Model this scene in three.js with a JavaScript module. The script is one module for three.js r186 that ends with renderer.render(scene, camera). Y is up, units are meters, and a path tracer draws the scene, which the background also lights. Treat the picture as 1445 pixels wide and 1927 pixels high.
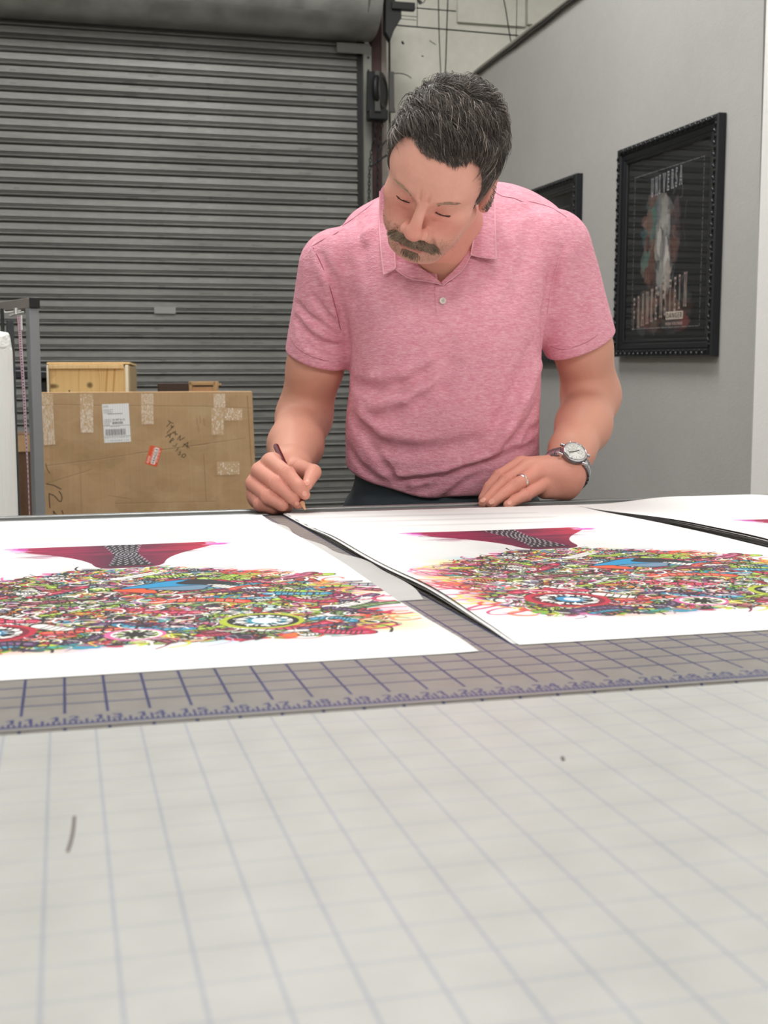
import * as THREE from 'three';
import { mergeGeometries, mergeVertices, toCreasedNormals } from 'three/addons/utils/BufferGeometryUtils.js';
import { RoundedBoxGeometry } from 'three/addons/geometries/RoundedBoxGeometry.js';
import { RectAreaLightUniformsLib } from 'three/addons/lights/RectAreaLightUniformsLib.js';

// ---------------------------------------------------------------- camera, light, exposure
RectAreaLightUniformsLib.init();
const scene = new THREE.Scene();
const TABLE = 0.92;                                   // height of the cutting mats
const camera = new THREE.PerspectiveCamera(44.87, 1445 / 1927, 0.05, 60);
camera.position.set(0, TABLE + 0.1935, 0);
camera.rotation.set(-5.6038 * Math.PI / 180, -14.4286 * Math.PI / 180, -0.3034 * Math.PI / 180, 'YXZ');
camera.focus = 1.65;
camera.userData.fStop = 12.5;
camera.updateMatrixWorld(true);
const renderer = new THREE.WebGLRenderer({ antialias: true });
renderer.toneMapping = THREE.LinearToneMapping;
renderer.toneMappingExposure = 1.04;
renderer.shadowMap.enabled = true;
scene.background = new THREE.Color(0x000000);
const LAMP_GAIN = 26, LAMP_COLOR = new THREE.Color(1.0, 0.99, 0.985);
const CEILING = 4.9;
// lamps: [x, z, length along x, length along z, gain, height, tilt towards the door, for the two added fill panels]
const LAMPS = [[0.5, -1.4, 1.2, 1.2, 0.3, 4.86, 0], [-2.2, -1.6, 1.2, 1.2, 0.1, 4.86, 0], [1.1, 3.0, 1.2, 0.6, 0.8, 3.7, 1.0], [-1.6, 3.0, 1.2, 0.6, 0.9, 3.7, 1.0], [0.9, -4.3, 1.2, 1.2, 0.8, 4.86, 0], [-2.2, -4.3, 1.2, 1.2, 0.3, 4.86, 0], [3.9, -4.0, 1.2, 0.6, 0.4, 4.86, 0]];

// ---------------------------------------------------------------- helpers
const V = (x, y, z) => new THREE.Vector3(x, y, z);
function rng(seed) { let s = seed >>> 0; return () => { s = (s + 0x6d2b79f5) | 0; let t = Math.imul(s ^ (s >>> 15), 1 | s); t = (t + Math.imul(t ^ (t >>> 7), 61 | t)) ^ t; return ((t ^ (t >>> 14)) >>> 0) / 4294967296; }; }
const used = new Map();
function numbered(name) { const n = used.get(name) ?? 0; used.set(name, n + 1); return n ? name + '_' + String(n).padStart(3, '0') : name; }
function shade(o) { o.traverse((m) => { if (m.isMesh) { m.castShadow = true; m.receiveShadow = true; } }); return o; }
function tag(o, label, category, group) { if (label) o.userData.label = label; if (category) o.userData.category = category; if (group) o.userData.group = group; return o; }
function thing(name, label, category, pos = [0, 0, 0], turn = 0, group) {
  const o = new THREE.Group(); o.name = numbered(name); o.position.set(...pos); o.rotation.y = turn; scene.add(o); return tag(o, label, category, group);
}
function obj(name, geos, material, parent) {
  const list = [].concat(geos).map((g) => g.index ? g.toNonIndexed() : g);
  const g = list.length === 1 ? [].concat(geos)[0] : mergeGeometries(list.map((q) => { const c = new THREE.BufferGeometry(); for (const k of ['position', 'normal', 'uv']) if (q.attributes[k]) c.setAttribute(k, q.attributes[k]); return c; }));
  const m = new THREE.Mesh(g, material); m.name = parent ? name : numbered(name); m.castShadow = m.receiveShadow = true; (parent ?? scene).add(m); return m;
}
function struct(name, geos, material, parent) { const m = obj(name, geos, material, parent); if (!parent) m.userData.kind = 'structure'; return m; }
function box(w, h, d, x = 0, y = 0, z = 0, r = 0) { const g = r ? new RoundedBoxGeometry(w, h, d, 2, Math.min(r, w / 2.01, h / 2.01, d / 2.01)) : new THREE.BoxGeometry(w, h, d); g.translate(x, y, z); return g; }
function boxUV(g, s = 1) {                                            // uv in metres by dominant axis
  g = g.index ? g.toNonIndexed() : g; const p = g.attributes.position, uv = new Float32Array(p.count * 2), a = V(), b = V(), c = V(), n = V();
  for (let i = 0; i < p.count; i += 3) {
    a.fromBufferAttribute(p, i); b.fromBufferAttribute(p, i + 1); c.fromBufferAttribute(p, i + 2);
    n.subVectors(b, a).cross(c.clone().sub(a)); const x = Math.abs(n.x), y = Math.abs(n.y), z = Math.abs(n.z);
    [a, b, c].forEach((q, k) => { const t = x > y && x > z ? [q.z, q.y] : y > z ? [q.x, q.z] : [q.x, q.y]; uv[(i + k) * 2] = t[0] * s; uv[(i + k) * 2 + 1] = t[1] * s; });
  }
  g.setAttribute('uv', new THREE.BufferAttribute(uv, 2)); return g;
}
function tube(pts, r, seg = 0, rad = 6, closed = false) { const c = new THREE.CatmullRomCurve3(pts, closed, 'centripetal'); return new THREE.TubeGeometry(c, seg || Math.max(2, pts.length * 4), r, rad, closed); }
function rod(a, b, r, rad = 8) { return tube([a, b], r, 1, rad); }
function cyl(r1, r2, h, seg = 24, open = false) { return new THREE.CylinderGeometry(r1, r2, h, seg, 1, open); }
function mat(color, rough = 0.6, extra = {}) { return new THREE.MeshStandardMaterial({ color, roughness: rough, ...extra }); }
function phys(color, rough = 0.6, extra = {}) { return new THREE.MeshPhysicalMaterial({ color, roughness: rough, ...extra }); }
// picture point -> place: on a plane of constant x, y or z, or at a given depth along the camera's axis
const CAM = camera.position, FPX = 963.5 / Math.tan(44.87 * Math.PI / 360);
function ray(px, py) { return V((px - 722.5) / FPX, (963.5 - py) / FPX, -1).applyQuaternion(camera.quaternion); }
const at = (px, py, d) => ray(px, py).multiplyScalar(d).add(CAM);
const onX = (px, py, x) => { const d = ray(px, py); return d.multiplyScalar((x - CAM.x) / d.x).add(CAM); };
const onY = (px, py, y) => { const d = ray(px, py); return d.multiplyScalar((y - CAM.y) / d.y).add(CAM); };
const onZ = (px, py, z) => { const d = ray(px, py); return d.multiplyScalar((z - CAM.z) / d.z).add(CAM); };
// value noise
function hash3(x, y, z) { let h = Math.imul(x, 374761393) ^ Math.imul(y, 668265263) ^ Math.imul(z, 1274126177); h = Math.imul(h ^ (h >>> 13), 1274126177); return ((h ^ (h >>> 16)) >>> 0) / 4294967296; }
function noise(x, y, z = 0) {
  const X = Math.floor(x), Y = Math.floor(y), Z = Math.floor(z), s = (t) => t * t * (3 - 2 * t), u = s(x - X), v = s(y - Y), w = s(z - Z), L = (a, b, t) => a + (b - a) * t;
  const f = (k) => L(L(hash3(X, Y, Z + k), hash3(X + 1, Y, Z + k), u), L(hash3(X, Y + 1, Z + k), hash3(X + 1, Y + 1, Z + k), u), v);
  return L(f(0), f(1), w);
}
function fbm(x, y, z = 0, o = 4) { let a = 0, k = 0.5, t = 0; for (let i = 0; i < o; i++) { a += k * noise(x, y, z); t += k; k *= 0.5; x *= 2.03; y *= 2.03; z *= 2.03; } return a / t; }
function canvas(w, h, draw) { const c = document.createElement('canvas'); c.width = w; c.height = h; draw(c.getContext('2d'), w, h); return c; }
function ctex(c, srgb = true, repeat) { const t = new THREE.CanvasTexture(c); if (srgb) t.colorSpace = THREE.SRGBColorSpace; t.magFilter = THREE.LinearFilter; t.wrapS = t.wrapT = repeat ? THREE.RepeatWrapping : THREE.ClampToEdgeWrapping; if (repeat) t.repeat.set(...repeat); return t; }
// tiling byte texture from f(u, v) -> [r, g, b] in 0..255
function dtex(w, h, f, srgb = true, repeat = [1, 1]) {
  const d = new Uint8Array(w * h * 4); for (let y = 0; y < h; y++) for (let x = 0; x < w; x++) { const c = f(x / w, y / h, x, y), o = (y * w + x) * 4; d[o] = c[0]; d[o + 1] = c[1]; d[o + 2] = c[2]; d[o + 3] = 255; }
  const t = new THREE.DataTexture(d, w, h); if (srgb) t.colorSpace = THREE.SRGBColorSpace; t.magFilter = THREE.LinearFilter; t.minFilter = THREE.LinearFilter; t.wrapS = t.wrapT = THREE.RepeatWrapping; t.repeat.set(...repeat); t.needsUpdate = true; return t;
}
// noise that repeats after n cells
function tnoise(u, v, n, s = 0) { const x = u * n, y = v * n, X = Math.floor(x), Y = Math.floor(y), f = (t) => t * t * (3 - 2 * t), a = f(x - X), b = f(y - Y), h = (i, j) => hash3((X + i) % n, (Y + j) % n, s + n * 31); return (h(0, 0) * (1 - a) + h(1, 0) * a) * (1 - b) + (h(0, 1) * (1 - a) + h(1, 1) * a) * b; }
const tfbm = (u, v, n, s, o = 4) => { let a = 0, k = 0.5, t = 0; for (let i = 0; i < o; i++) { a += k * tnoise(u, v, n << i, s + i); t += k; k *= 0.5; } return a / t; };

// ---------------------------------------------------------------- the room
const DOORZ = -6.9, WALLX = 2.4, PARTTOP = 2.94;
function wallMaterial(rgb, amp, seed, rough = 0.75) {
  const t = dtex(512, 512, (u, v) => { const n = (tfbm(u, v, 4, seed, 5) - 0.5) * amp + (tfbm(u, v, 64, seed + 9, 2) - 0.5) * amp * 0.35; return rgb.map((c) => Math.max(0, Math.min(255, c + n))); }, true, [0.5, 0.5]);
  const b = dtex(256, 256, (u, v) => { const n = 128 + 110 * (tfbm(u, v, 48, seed + 3, 3) - 0.5) * 2; return [n, n, n]; }, false, [3, 3]);
  return mat(0xffffff, rough, { map: t, bumpMap: b, bumpScale: 0.0006 });
}
const grayWall = wallMaterial([176, 174, 170], 10, 5), whiteWall = wallMaterial([194, 192, 179], 26, 11), whitePaint = wallMaterial([238, 236, 231], 6, 21);
const floorMat = wallMaterial([92, 91, 88], 40, 31, 0.45), ceilMat = wallMaterial([150, 149, 146], 8, 41);
struct('floor', boxUV(box(13, 0.2, 16, 0.5, -0.1, -1)), floorMat);
struct('ceiling', boxUV(box(13, 0.2, 16, 0.5, CEILING + 0.1, -1)), ceilMat);
struct('wall_left', boxUV(box(0.2, CEILING, 15, -5.1, CEILING / 2, -1)), whiteWall);
struct('wall_outer', boxUV(box(0.2, CEILING, 15, 6.1, CEILING / 2, -1)), whiteWall);
struct('wall_front', boxUV(box(11.4, CEILING, 0.2, 0.5, CEILING / 2, 6.1)), whiteWall);
// the back wall stands around the roller door
const wallBack = new THREE.Group(); wallBack.name = 'wall_back'; wallBack.userData.kind = 'structure'; scene.add(wallBack);
obj('masonry', [boxUV(box(4.4, CEILING, 0.2, 1.735 + 2.2, CEILING / 2, DOORZ - 0.33)), boxUV(box(6.745, CEILING - 3.35, 0.2, 1.745 - 6.745 / 2, 3.35 + (CEILING - 3.35) / 2, DOORZ - 0.13))], whiteWall, wallBack);
// boards and painted-over panels on the back wall
{
  const zf = DOORZ - 0.23, dark = mat(0x1a1a18, 0.8);
  const panel = (x0, y0, x1, y1, d) => { const a = onZ(x0, y1, zf), b = onZ(x1, y0, zf); return boxUV(box(b.x - a.x, b.y - a.y, d, (a.x + b.x) / 2, (a.y + b.y) / 2, zf + d / 2, 0.003)); };
  obj('panel', panel(859, -60, 987, 43, 0.02), whiteWall, wallBack);
  obj('panel', panel(990, -60, 1120, 48, 0.03), whiteWall, wallBack);
  const joint = (x0, y0, x1, y1, r) => obj('joint', rod(onZ(x0, y0, zf + 0.001), onZ(x1, y1, zf + 0.001), r, 5), dark, wallBack);
  joint(742, 47, 1000, 69, 0.0036); joint(726, 10, 784, 15, 0.0014); joint(784, 15, 858, 21, 0.003); joint(785, -10, 785, 51, 0.0022);
  joint(745, 28, 785, 32, 0.0015); joint(750, 35, 783, 38, 0.0015); joint(893, -5, 893, 38, 0.0012); joint(950, -5, 948, 42, 0.0012);
  obj('crack', tube([[734, 142], [739, 139], [750, 138], [765, 141], [774, 147]].map((p) => onZ(p[0], p[1], zf + 0.001)), 0.0022, 14, 5), dark, wallBack);
  obj('crack', tube([[756, 78], [758, 81], [759, 83]].map((p) => onZ(p[0], p[1], zf + 0.001)), 0.006, 6, 5), dark, wallBack);
  obj('crack', tube([[808, 76], [815, 81], [820, 84]].map((p) => onZ(p[0], p[1], zf + 0.001)), 0.0018, 6, 5), dark, wallBack);
  obj('crack', tube([[793, 105], [797, 106]].map((p) => onZ(p[0], p[1], zf + 0.001)), 0.003, 4, 5), dark, wallBack);
}
// grey partition on the right with its cap, and the white end of the wall
const partition = struct('wall_right', boxUV(box(0.14, PARTTOP, 3.15, WALLX + 0.07, PARTTOP / 2, -7.14 + 1.575)), grayWall);
{ const g = boxUV(box(0.2, 4.0, 7.0, WALLX + 0.092, 2.0, -3.975 + 3.5)), p = g.attributes.position; for (let i = 0; i < p.count; i++) if (p.getZ(i) < -3) p.setZ(i, p.getZ(i) + 0.016 * (p.getY(i) - 1.6)); struct('wall_near_right', g, whitePaint); }
{
  const t = new THREE.Group(); t.name = 'trim_1'; t.userData.kind = 'structure'; scene.add(t);
  const wood = mat(0x8d8a82, 0.7), dk = mat(0x3b3a37, 0.8), r = rng(7);
  const line = (dx, dy, rad, m, jig) => { const pts = []; for (let i = 0; i <= 14; i++) pts.push(V(WALLX + dx + (r() - 0.5) * jig, PARTTOP + dy + (r() - 0.5) * jig, -7.1 + i * 0.22)); obj('cap_strip', tube(pts, rad, 60, 6), m, t); };
  obj('cap_board', box(0.17, 0.02, 3.14, WALLX + 0.075, PARTTOP + 0.01, -5.56, 0.004), wood, t);
  line(-0.012, 0.02, 0.011, wood, 0.008); line(-0.012, 0.0, 0.006, dk, 0.006); line(0.0, 0.035, 0.006, mat(0xaaa69a, 0.7), 0.01);
}
// thin cables in front of the back wall
{
  const m = mat(0x24241f, 0.7);
  const cable = (pts, r, label) => tag(obj('hanging_cable', tube(pts.map((p) => onZ(p[0], p[1], DOORZ + (p[2] ?? 0.05))), r, 12, 6), m), label, 'cable');
  cable([[821, -560], [826, 60], [831, 170]], 0.003, 'thin straight cable hanging on white wall, left of the pair above the head');
  cable([[845, -560], [842, 30], [840, 62], [839, 110], [836, 170]], 0.0036, 'slightly crooked cable hanging on white wall, right of the pair above the head');
  cable([[850, -560], [936, -60], [952, 20], [958, 60], [963, 88, 0.2]], 0.0034, 'slanted dark cable running down to the grey partition top');
  cable([[976, -560], [972, 40], [971, 80]], 0.0022, 'thin vertical cable meeting the partition top right of slanted cable');
  const k = obj('cable_hook', [tube([[786, -6], [787, 1], [790, 7], [793, 5], [789, 0]].map((p) => onZ(p[0], p[1], DOORZ + 0.03)), 0.005, 16, 6), tube([[793, 6], [797, 5], [800, -2], [801, -14]].map((p) => onZ(p[0], p[1], DOORZ + 0.03)), 0.0025, 10, 5)], m);
  tag(k, 'small looped wire hook high on the white wall', 'hook');
}
// roller door: every slat is a mesh of its own
{
  const door = new THREE.Group(); door.name = 'door_1'; door.userData.kind = 'structure'; scene.add(door);
  const PITCH = 0.0667, X0 = -4.98, X1 = 1.632, sh = new THREE.Shape(), pts = [[0, 0.0655], [0.001, 0.05], [0.003, 0.0325], [0.001, 0.031], [-0.016, 0.0305], [-0.016, 0.0275], [0.001, 0.0265], [0.003, 0.0235], [0.001, 0.0212], [-0.012, 0.0205], [-0.012, 0.0188], [0.005, 0.0178], [0.0105, 0.0145], [0.0125, 0.0105], [0.0105, 0.0068], [0.004, 0.0042], [-0.02, 0.0034], [-0.02, -0.0012], [-0.024, -0.0012], [-0.024, 0.0655], [-0.004, 0.0655]];
  pts.forEach(([z, y], i) => i ? sh.lineTo(z, y) : sh.moveTo(z, y));
  let g = new THREE.ExtrudeGeometry(sh, { depth: X1 - X0, bevelEnabled: false, steps: 1 }); g.rotateY(-Math.PI / 2); g.scale(1, 1, 1);
  // extrude ran along +z; after the turn: local z -> -x, local x -> z
  g.computeBoundingBox(); g.translate(X1 - g.boundingBox.max.x, 0, 0); g = toCreasedNormals(boxUV(g), 0.6);
  const steel = [0, 1, 2].map((k) => {
    const t = dtex(1024, 64, (u, v) => { const n = tnoise(u, v, 8, 60 + k) * 0.5 + tfbm(u, v, 64, 70 + k, 3) * 0.5; const st = (tnoise(u, v * 0.999, 32, 5 + k) > 0.9 ? 14 : 0); const c = 105 + k * 4 + (n - 0.5) * 34 - st; return [c, c, c - 5]; }, true, [0.31 + 0.02 * k, 2.3]);
    return mat(0xffffff, 0.5, { map: t, metalness: 0.25 });
  });
  const r = rng(3);
  for (let i = 0; i < 47; i++) { const m = new THREE.Mesh(g, steel[Math.floor(r() * 3)]); m.name = 'slat'; m.castShadow = m.receiveShadow = true; m.position.set(0, i * PITCH, DOORZ + (r() - 0.5) * 0.0012); door.add(m); }
  const jamb = mat(0x6d6d66, 0.5, { metalness: 0.3 }), dark = mat(0x191a19, 0.6, { metalness: 0.2 }), red = mat(0x38201d, 0.7);
  obj('guide_rail', [box(0.042, 3.0, 0.006, 1.684, 1.5, DOORZ + 0.05, 0.002), box(0.006, 3.0, 0.07, 1.661, 1.5, DOORZ + 0.018, 0.002), box(0.19, 0.055, 0.006, 1.603, 2.985, DOORZ + 0.052, 0.002)], jamb, door);
  obj('guide_gap', box(0.03, 3.0, 0.02, 1.646, 1.5, DOORZ + 0.0, 0), dark, door);
  for (const y of [2.76, 2.87, 2.94]) obj('bolt', box(0.012, 0.012, 0.006, 1.685, y, DOORZ + 0.056, 0.003), dark, door);
  obj('column', box(0.055, 3.3, 0.06, 1.737, 1.65, DOORZ + 0.0, 0.003), red, door);
  obj('column', box(0.03, 3.3, 0.045, 1.784, 1.65, DOORZ - 0.005, 0.003), mat(0x7d736c, 0.7), door);
  // galvanised drum cover
  const hood = new THREE.Shape(); const R = 0.26; hood.moveTo(0, 0); for (let a = 0; a <= 24; a++) { const t = -Math.PI / 2 + a / 24 * Math.PI; hood.lineTo(0.02 + R * Math.cos(t) * 0.95, R + R * Math.sin(t)); } hood.lineTo(-0.05, 2 * R); hood.lineTo(-0.05, 0);
  const hg = new THREE.ExtrudeGeometry(hood, { depth: 6.62, bevelEnabled: false }); hg.rotateY(-Math.PI / 2); hg.computeBoundingBox(); hg.translate(1.706 - hg.boundingBox.max.x, 3.03, DOORZ + 0.08);
  const galv = dtex(512, 512, (u, v) => { const n = tfbm(u, v, 16, 80, 4); const c = 160 + (n - 0.5) * 50; return [c, c, c - 5]; }, true, [0.6, 0.6]);
  obj('hood', toCreasedNormals(boxUV(hg), 0.5), mat(0xffffff, 0.36, { map: galv, metalness: 0.5 }), door);
  obj('hood_band', (() => { const b = new THREE.TorusGeometry(R * 0.965, 0.006, 6, 40, Math.PI); b.rotateZ(-Math.PI / 2); b.rotateY(-Math.PI / 2); b.scale(1.6, 1, 1); b.translate(1.63, 3.03 + R, DOORZ + 0.095); return b; })(), jamb, door);
  // end bracket with the shaft stub
  const bs = new THREE.Shape(); [[0, -0.14], [0, 0.2], [0.05, 0.24], [0.1, 0.2], [0.1, 0.1], [0.17, 0.06], [0.17, -0.02], [0.09, -0.12], [0.05, -0.2]].forEach(([x, y], i) => i ? bs.lineTo(x, y) : bs.moveTo(x, y));
  const bg = new THREE.ExtrudeGeometry(bs, { depth: 0.05, bevelEnabled: true, bevelSize: 0.004, bevelThickness: 0.004, bevelSegments: 1 }); bg.scale(0.5, 0.66, 1); bg.translate(1.735, 3.12, DOORZ + 0.2); obj('bracket', bg, dark, door);
  obj('shaft', box(0.13, 0.04, 0.04, 1.83, 3.165, DOORZ + 0.25, 0.004), dark, door);
  obj('conduit', rod(V(1.815, 2.55, DOORZ + 0.02), V(1.815, 3.08, DOORZ + 0.02), 0.006), dark, door);
  obj('patch', box(0.115, 0.036, 0.003, onZ(310, 584, DOORZ).x, onZ(310, 584, DOORZ).y, DOORZ + 0.012), mat(0x8b8c88, 0.7), door);
}
// hand chain hoist beside the door
{
  const z = DOORZ + 0.13, c = onZ(716, 172, z);
  const t = thing('chain_hoist', 'black hand chain hoist with pulley guard hanging beside roller door', 'hoist', [c.x, c.y, c.z]);
  const dk = mat(0x161616, 0.5, { metalness: 0.4 }), gr = mat(0x4a4a46, 0.4, { metalness: 0.5 });
  const w = new THREE.TorusGeometry(0.085, 0.022, 8, 28); w.scale(1, 1, 0.8); w.rotateY(1.0); obj('wheel', [w, (() => { const k = cyl(0.085, 0.085, 0.02, 24); k.rotateX(Math.PI / 2); k.rotateY(1.0); return k; })()], dk, t);
  const gs = new THREE.Shape(); [[-0.03, 0.1], [0.03, 0.1], [0.035, -0.08], [0.05, -0.11], [-0.035, -0.11]].forEach(([x, y], i) => i ? gs.lineTo(x, y) : gs.moveTo(x, y));
  const mk = (dx, dz, s) => { const g = new THREE.ExtrudeGeometry(gs, { depth: 0.012, bevelEnabled: true, bevelSize: 0.003, bevelThickness: 0.003, bevelSegments: 1 }); g.scale(s, 1, 1); g.translate(dx, -0.01, dz); return g; };
  obj('guard_plate', mk(-0.055, 0.03, 0.9), dk, t); obj('guard_plate', mk(0.047, 0.05, 0.4), gr, t); obj('guard_plate', mk(-0.035, 0.052, 0.4), gr, t);
  obj('housing', box(0.11, 0.06, 0.07, -0.025, -0.135, 0.02, 0.01), dk, t);
  const a = (px, py) => onZ(px, py, z + 0.03).sub(c);
  const run = (pts) => { const cv = new THREE.CatmullRomCurve3(pts), n = Math.round(cv.getLength() / 0.021), gs = []; for (let i = 0; i < n; i++) { const g = new THREE.TorusGeometry(0.0095, 0.0032, 5, 8); g.scale(0.75, 1.35, 1); g.rotateY(i % 2 ? 0.3 : 1.4); const p = cv.getPointAt((i + 0.5) / n); g.translate(p.x, p.y, p.z); gs.push(g); } const m = obj('chain', gs, dk, t); m.userData.kind = 'stuff'; };
  run([a(722, 210), a(718, 240), a(711, 280), a(710, 330), a(709, 430)]); run([a(707, 218), a(706, 250), a(698, 290), a(695, 330), a(694, 430)]);
  obj('strap', [tube([a(697, 314), a(712, 303), a(728, 292), a(760, 285)], 0.006, 10, 5), tube([a(709, 303), a(714, 283), a(722, 269), a(740, 258)], 0.006, 10, 5)], dk, t);
}
// ceiling lamps: glowing diffuser and a light of the same size just below; the two tilted panels are added for frontal light
{
  const fr = mat(0xd8d8d6, 0.5), df = mat(0xffffff, 0.5, { emissive: LAMP_COLOR, emissiveIntensity: 6 });
  LAMPS.forEach(([x, z, lx, lz, k, y, tilt], i) => {
    const where = ['above the work table by the roller door', 'over the left half of the room ahead of the camera', 'added as unseen frontal fill, tilted to the table from behind the camera on the right', 'added as unseen frontal fill, tilted to the table from behind the camera on the left', 'above the cardboard box', 'above the left end of roller door', 'beyond the grey partition wall'][i];
    const t = thing('ceiling_light', 'flat white ceiling light panel ' + where, 'light', [x, y, z], 0, 'ceiling light panels'); t.rotation.x = tilt;
    if (tilt) obj('hanger', [rod(V(-0.4, 0, 0), V(-0.4, (CEILING - y) * Math.cos(tilt), -(CEILING - y) * Math.sin(tilt)), 0.008), rod(V(0.4, 0, 0), V(0.4, (CEILING - y) * Math.cos(tilt), -(CEILING - y) * Math.sin(tilt)), 0.008)], fr, t).userData.kind = 'stuff';
    const b = 0.03; obj('frame', [box(lx + 2 * b, 0.05, b, 0, 0, lz / 2 + b / 2), box(lx + 2 * b, 0.05, b, 0, 0, -lz / 2 - b / 2), box(b, 0.05, lz, lx / 2 + b / 2, 0, 0), box(b, 0.05, lz, -lx / 2 - b / 2, 0, 0)], fr, t);
    obj('diffuser', box(lx, 0.02, lz, 0, 0, 0), df, t);
    const l = new THREE.RectAreaLight(LAMP_COLOR, LAMP_GAIN * k, lx, lz); l.name = 'ceiling_lamp'; l.position.set(0, -0.03, 0); l.rotation.x = -Math.PI / 2; t.add(l);
  });
}

// ---------------------------------------------------------------- work table and cutting mats
const FARZ = -1.988, SPLIT = -0.7235;
{
  const t = thing('work_table', 'long grey work table with a grooved metal rail along its far edge', 'table', [0, 0, 0]);
  const top = mat(0xb9b8b2, 0.5), metal = mat(0x9a9b99, 0.35, { metalness: 0.6 }), dk = mat(0x3a3b3c, 0.5, { metalness: 0.4 }), leg = mat(0x55585a, 0.5, { metalness: 0.4 });
  obj('tabletop', box(3.6, 0.035, 2.9, 0.45, TABLE - 0.005 - 0.0175, FARZ + 1.45, 0.004), top, t);
  obj('edge_rail', [box(3.6, 0.012, 0.018, 0.45, TABLE - 0.002, FARZ + 0.010, 0.002), box(3.6, 0.008, 0.02, 0.45, TABLE - 0.003, FARZ + 0.048, 0.002)], metal, t);
  obj('rail_groove', [box(3.6, 0.004, 0.016, 0.45, TABLE - 0.003, FARZ + 0.028), box(3.6, 0.005, 0.014, 0.45, TABLE - 0.003, FARZ + 0.068)], dk, t);
  for (const x of [-1.2, 2.1]) for (const z of [-1.75, 0.75]) obj('leg', box(0.07, TABLE - 0.04, 0.07, x, (TABLE - 0.04) / 2, z, 0.004), leg, t);
  for (const z of [-1.75, 0.75]) obj('apron', box(3.3, 0.07, 0.03, 0.45, TABLE - 0.075, z), leg, t);
}
const IN = 0.0254, MX = -0.03, MZ = -0.758;             // inch grid: column i at MX + i IN, row j at MZ - j IN
{
  const tile = (bg, ln, wpx, amp, seed, row = 1) => dtex(1024, 1024, (u, v) => {   // four by four inches a tile
    const a = Math.abs(((u * 4) % 1) - 0.5), b = Math.abs(((v * 4) % 1) - 0.5), e = 0.5 - wpx / 256, k = Math.max(Math.min(1, Math.max(0, (a - e) * 90)), row * Math.min(1, Math.max(0, (b - e + 0.006 * row) * 90)));
    const n = (tfbm(u, v, 4, seed, 5) - 0.5) * amp, w = tnoise(u, v, 64, seed + 5); const kk = k * (0.75 + 0.25 * w);
    return [0, 1, 2].map((c) => bg[c] + n + (ln[c] - bg[c]) * kk);
  }, true, [1, 1]);
  const slab = (x0, x1, z0, z1, th, rep, ox, oz) => { const g = new RoundedBoxGeometry(x1 - x0, th, z1 - z0, 2, th * 0.45); const p = g.attributes.position, uv = g.attributes.uv; g.translate((x0 + x1) / 2, TABLE - th / 2, (z0 + z1) / 2); for (let i = 0; i < p.count; i++) uv.setXY(i, (p.getX(i) - ox) / (4 * IN) + 0.125 * 0, (oz - p.getZ(i)) / (4 * IN)); return g; };
  const shift = 0.5;                                     // lines fall on the tile's cell borders
  const far = obj('cutting_mat', slab(MX - 14.4 * IN, MX + 58 * IN, -1.912, SPLIT, 0.005, 4, MX, MZ), mat(0xffffff, 0.42, { map: tile([131, 126, 119], [24, 28, 84], 11, 15, 5) }));
  tag(far, 'grey translucent cutting mat with dark blue inch grid and ruler, under the prints', 'cutting mat');
  // grid stops at row 0: a bare border with the ruler printed on it
  const rul = canvas(2048, 96, (g, w, h) => {
    g.fillStyle = 'rgb(130,126,120)'; g.fillRect(0, 0, w, h);
    const s = w / 25; g.fillStyle = 'rgb(34,38,92)';
    for (let i = 0; i <= 25 * 16; i++) { const len = i % 16 === 0 ? 42 : i % 8 === 0 ? 32 : i % 4 === 0 ? 26 : i % 2 === 0 ? 18 : 0; if (len) g.fillRect(i / 16 * s - 2.5, 74 - len, 5, len); }
    g.fillRect(0, 70, w, 8);
    g.font = 'bold 44px sans-serif'; g.textAlign = 'center'; for (let i = 0; i <= 25; i++) { const n = String(10 + i); g.fillText(n[0], i * s - 17, 52); g.fillText(n[1], i * s + 17, 52); }
  });
  const rg = new THREE.PlaneGeometry(25 * IN, 1.28 * IN); rg.rotateX(-Math.PI / 2); rg.translate(MX + 11.5 * IN, TABLE + 0.0004, MZ + 0.02 * IN + 0.64 * IN); 
  obj('ruler_strip', rg, mat(0xffffff, 0.42, { map: ctex(rul) }), far);
  const near = obj('cutting_mat', slab(-1.1, 1.6, SPLIT + 0.002, 0.62, 0.005, 4, -0.0127, -0.748), mat(0xffffff, 0.4, { map: tile([177, 177, 171], [152, 154, 162], 9, 15, 15, 0.62) }));
  tag(near, 'whitish translucent cutting mat with pale grey inch grid in the foreground', 'cutting mat');
  const wm = mat(0x6d625c, 0.8);
  obj('scratch', tube([onY(140, 1537, TABLE), onY(138, 1560, TABLE), onY(133, 1585, TABLE), onY(127, 1604, TABLE)].map((p) => p.setY(TABLE - 0.0002)), 0.0008, 8, 5), wm, near);
  obj('scratch', tube([onY(1058, 1425, TABLE), onY(1060, 1432, TABLE)].map((p) => p.setY(TABLE - 0.0002)), 0.001, 4, 5), wm, near);
}

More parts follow.
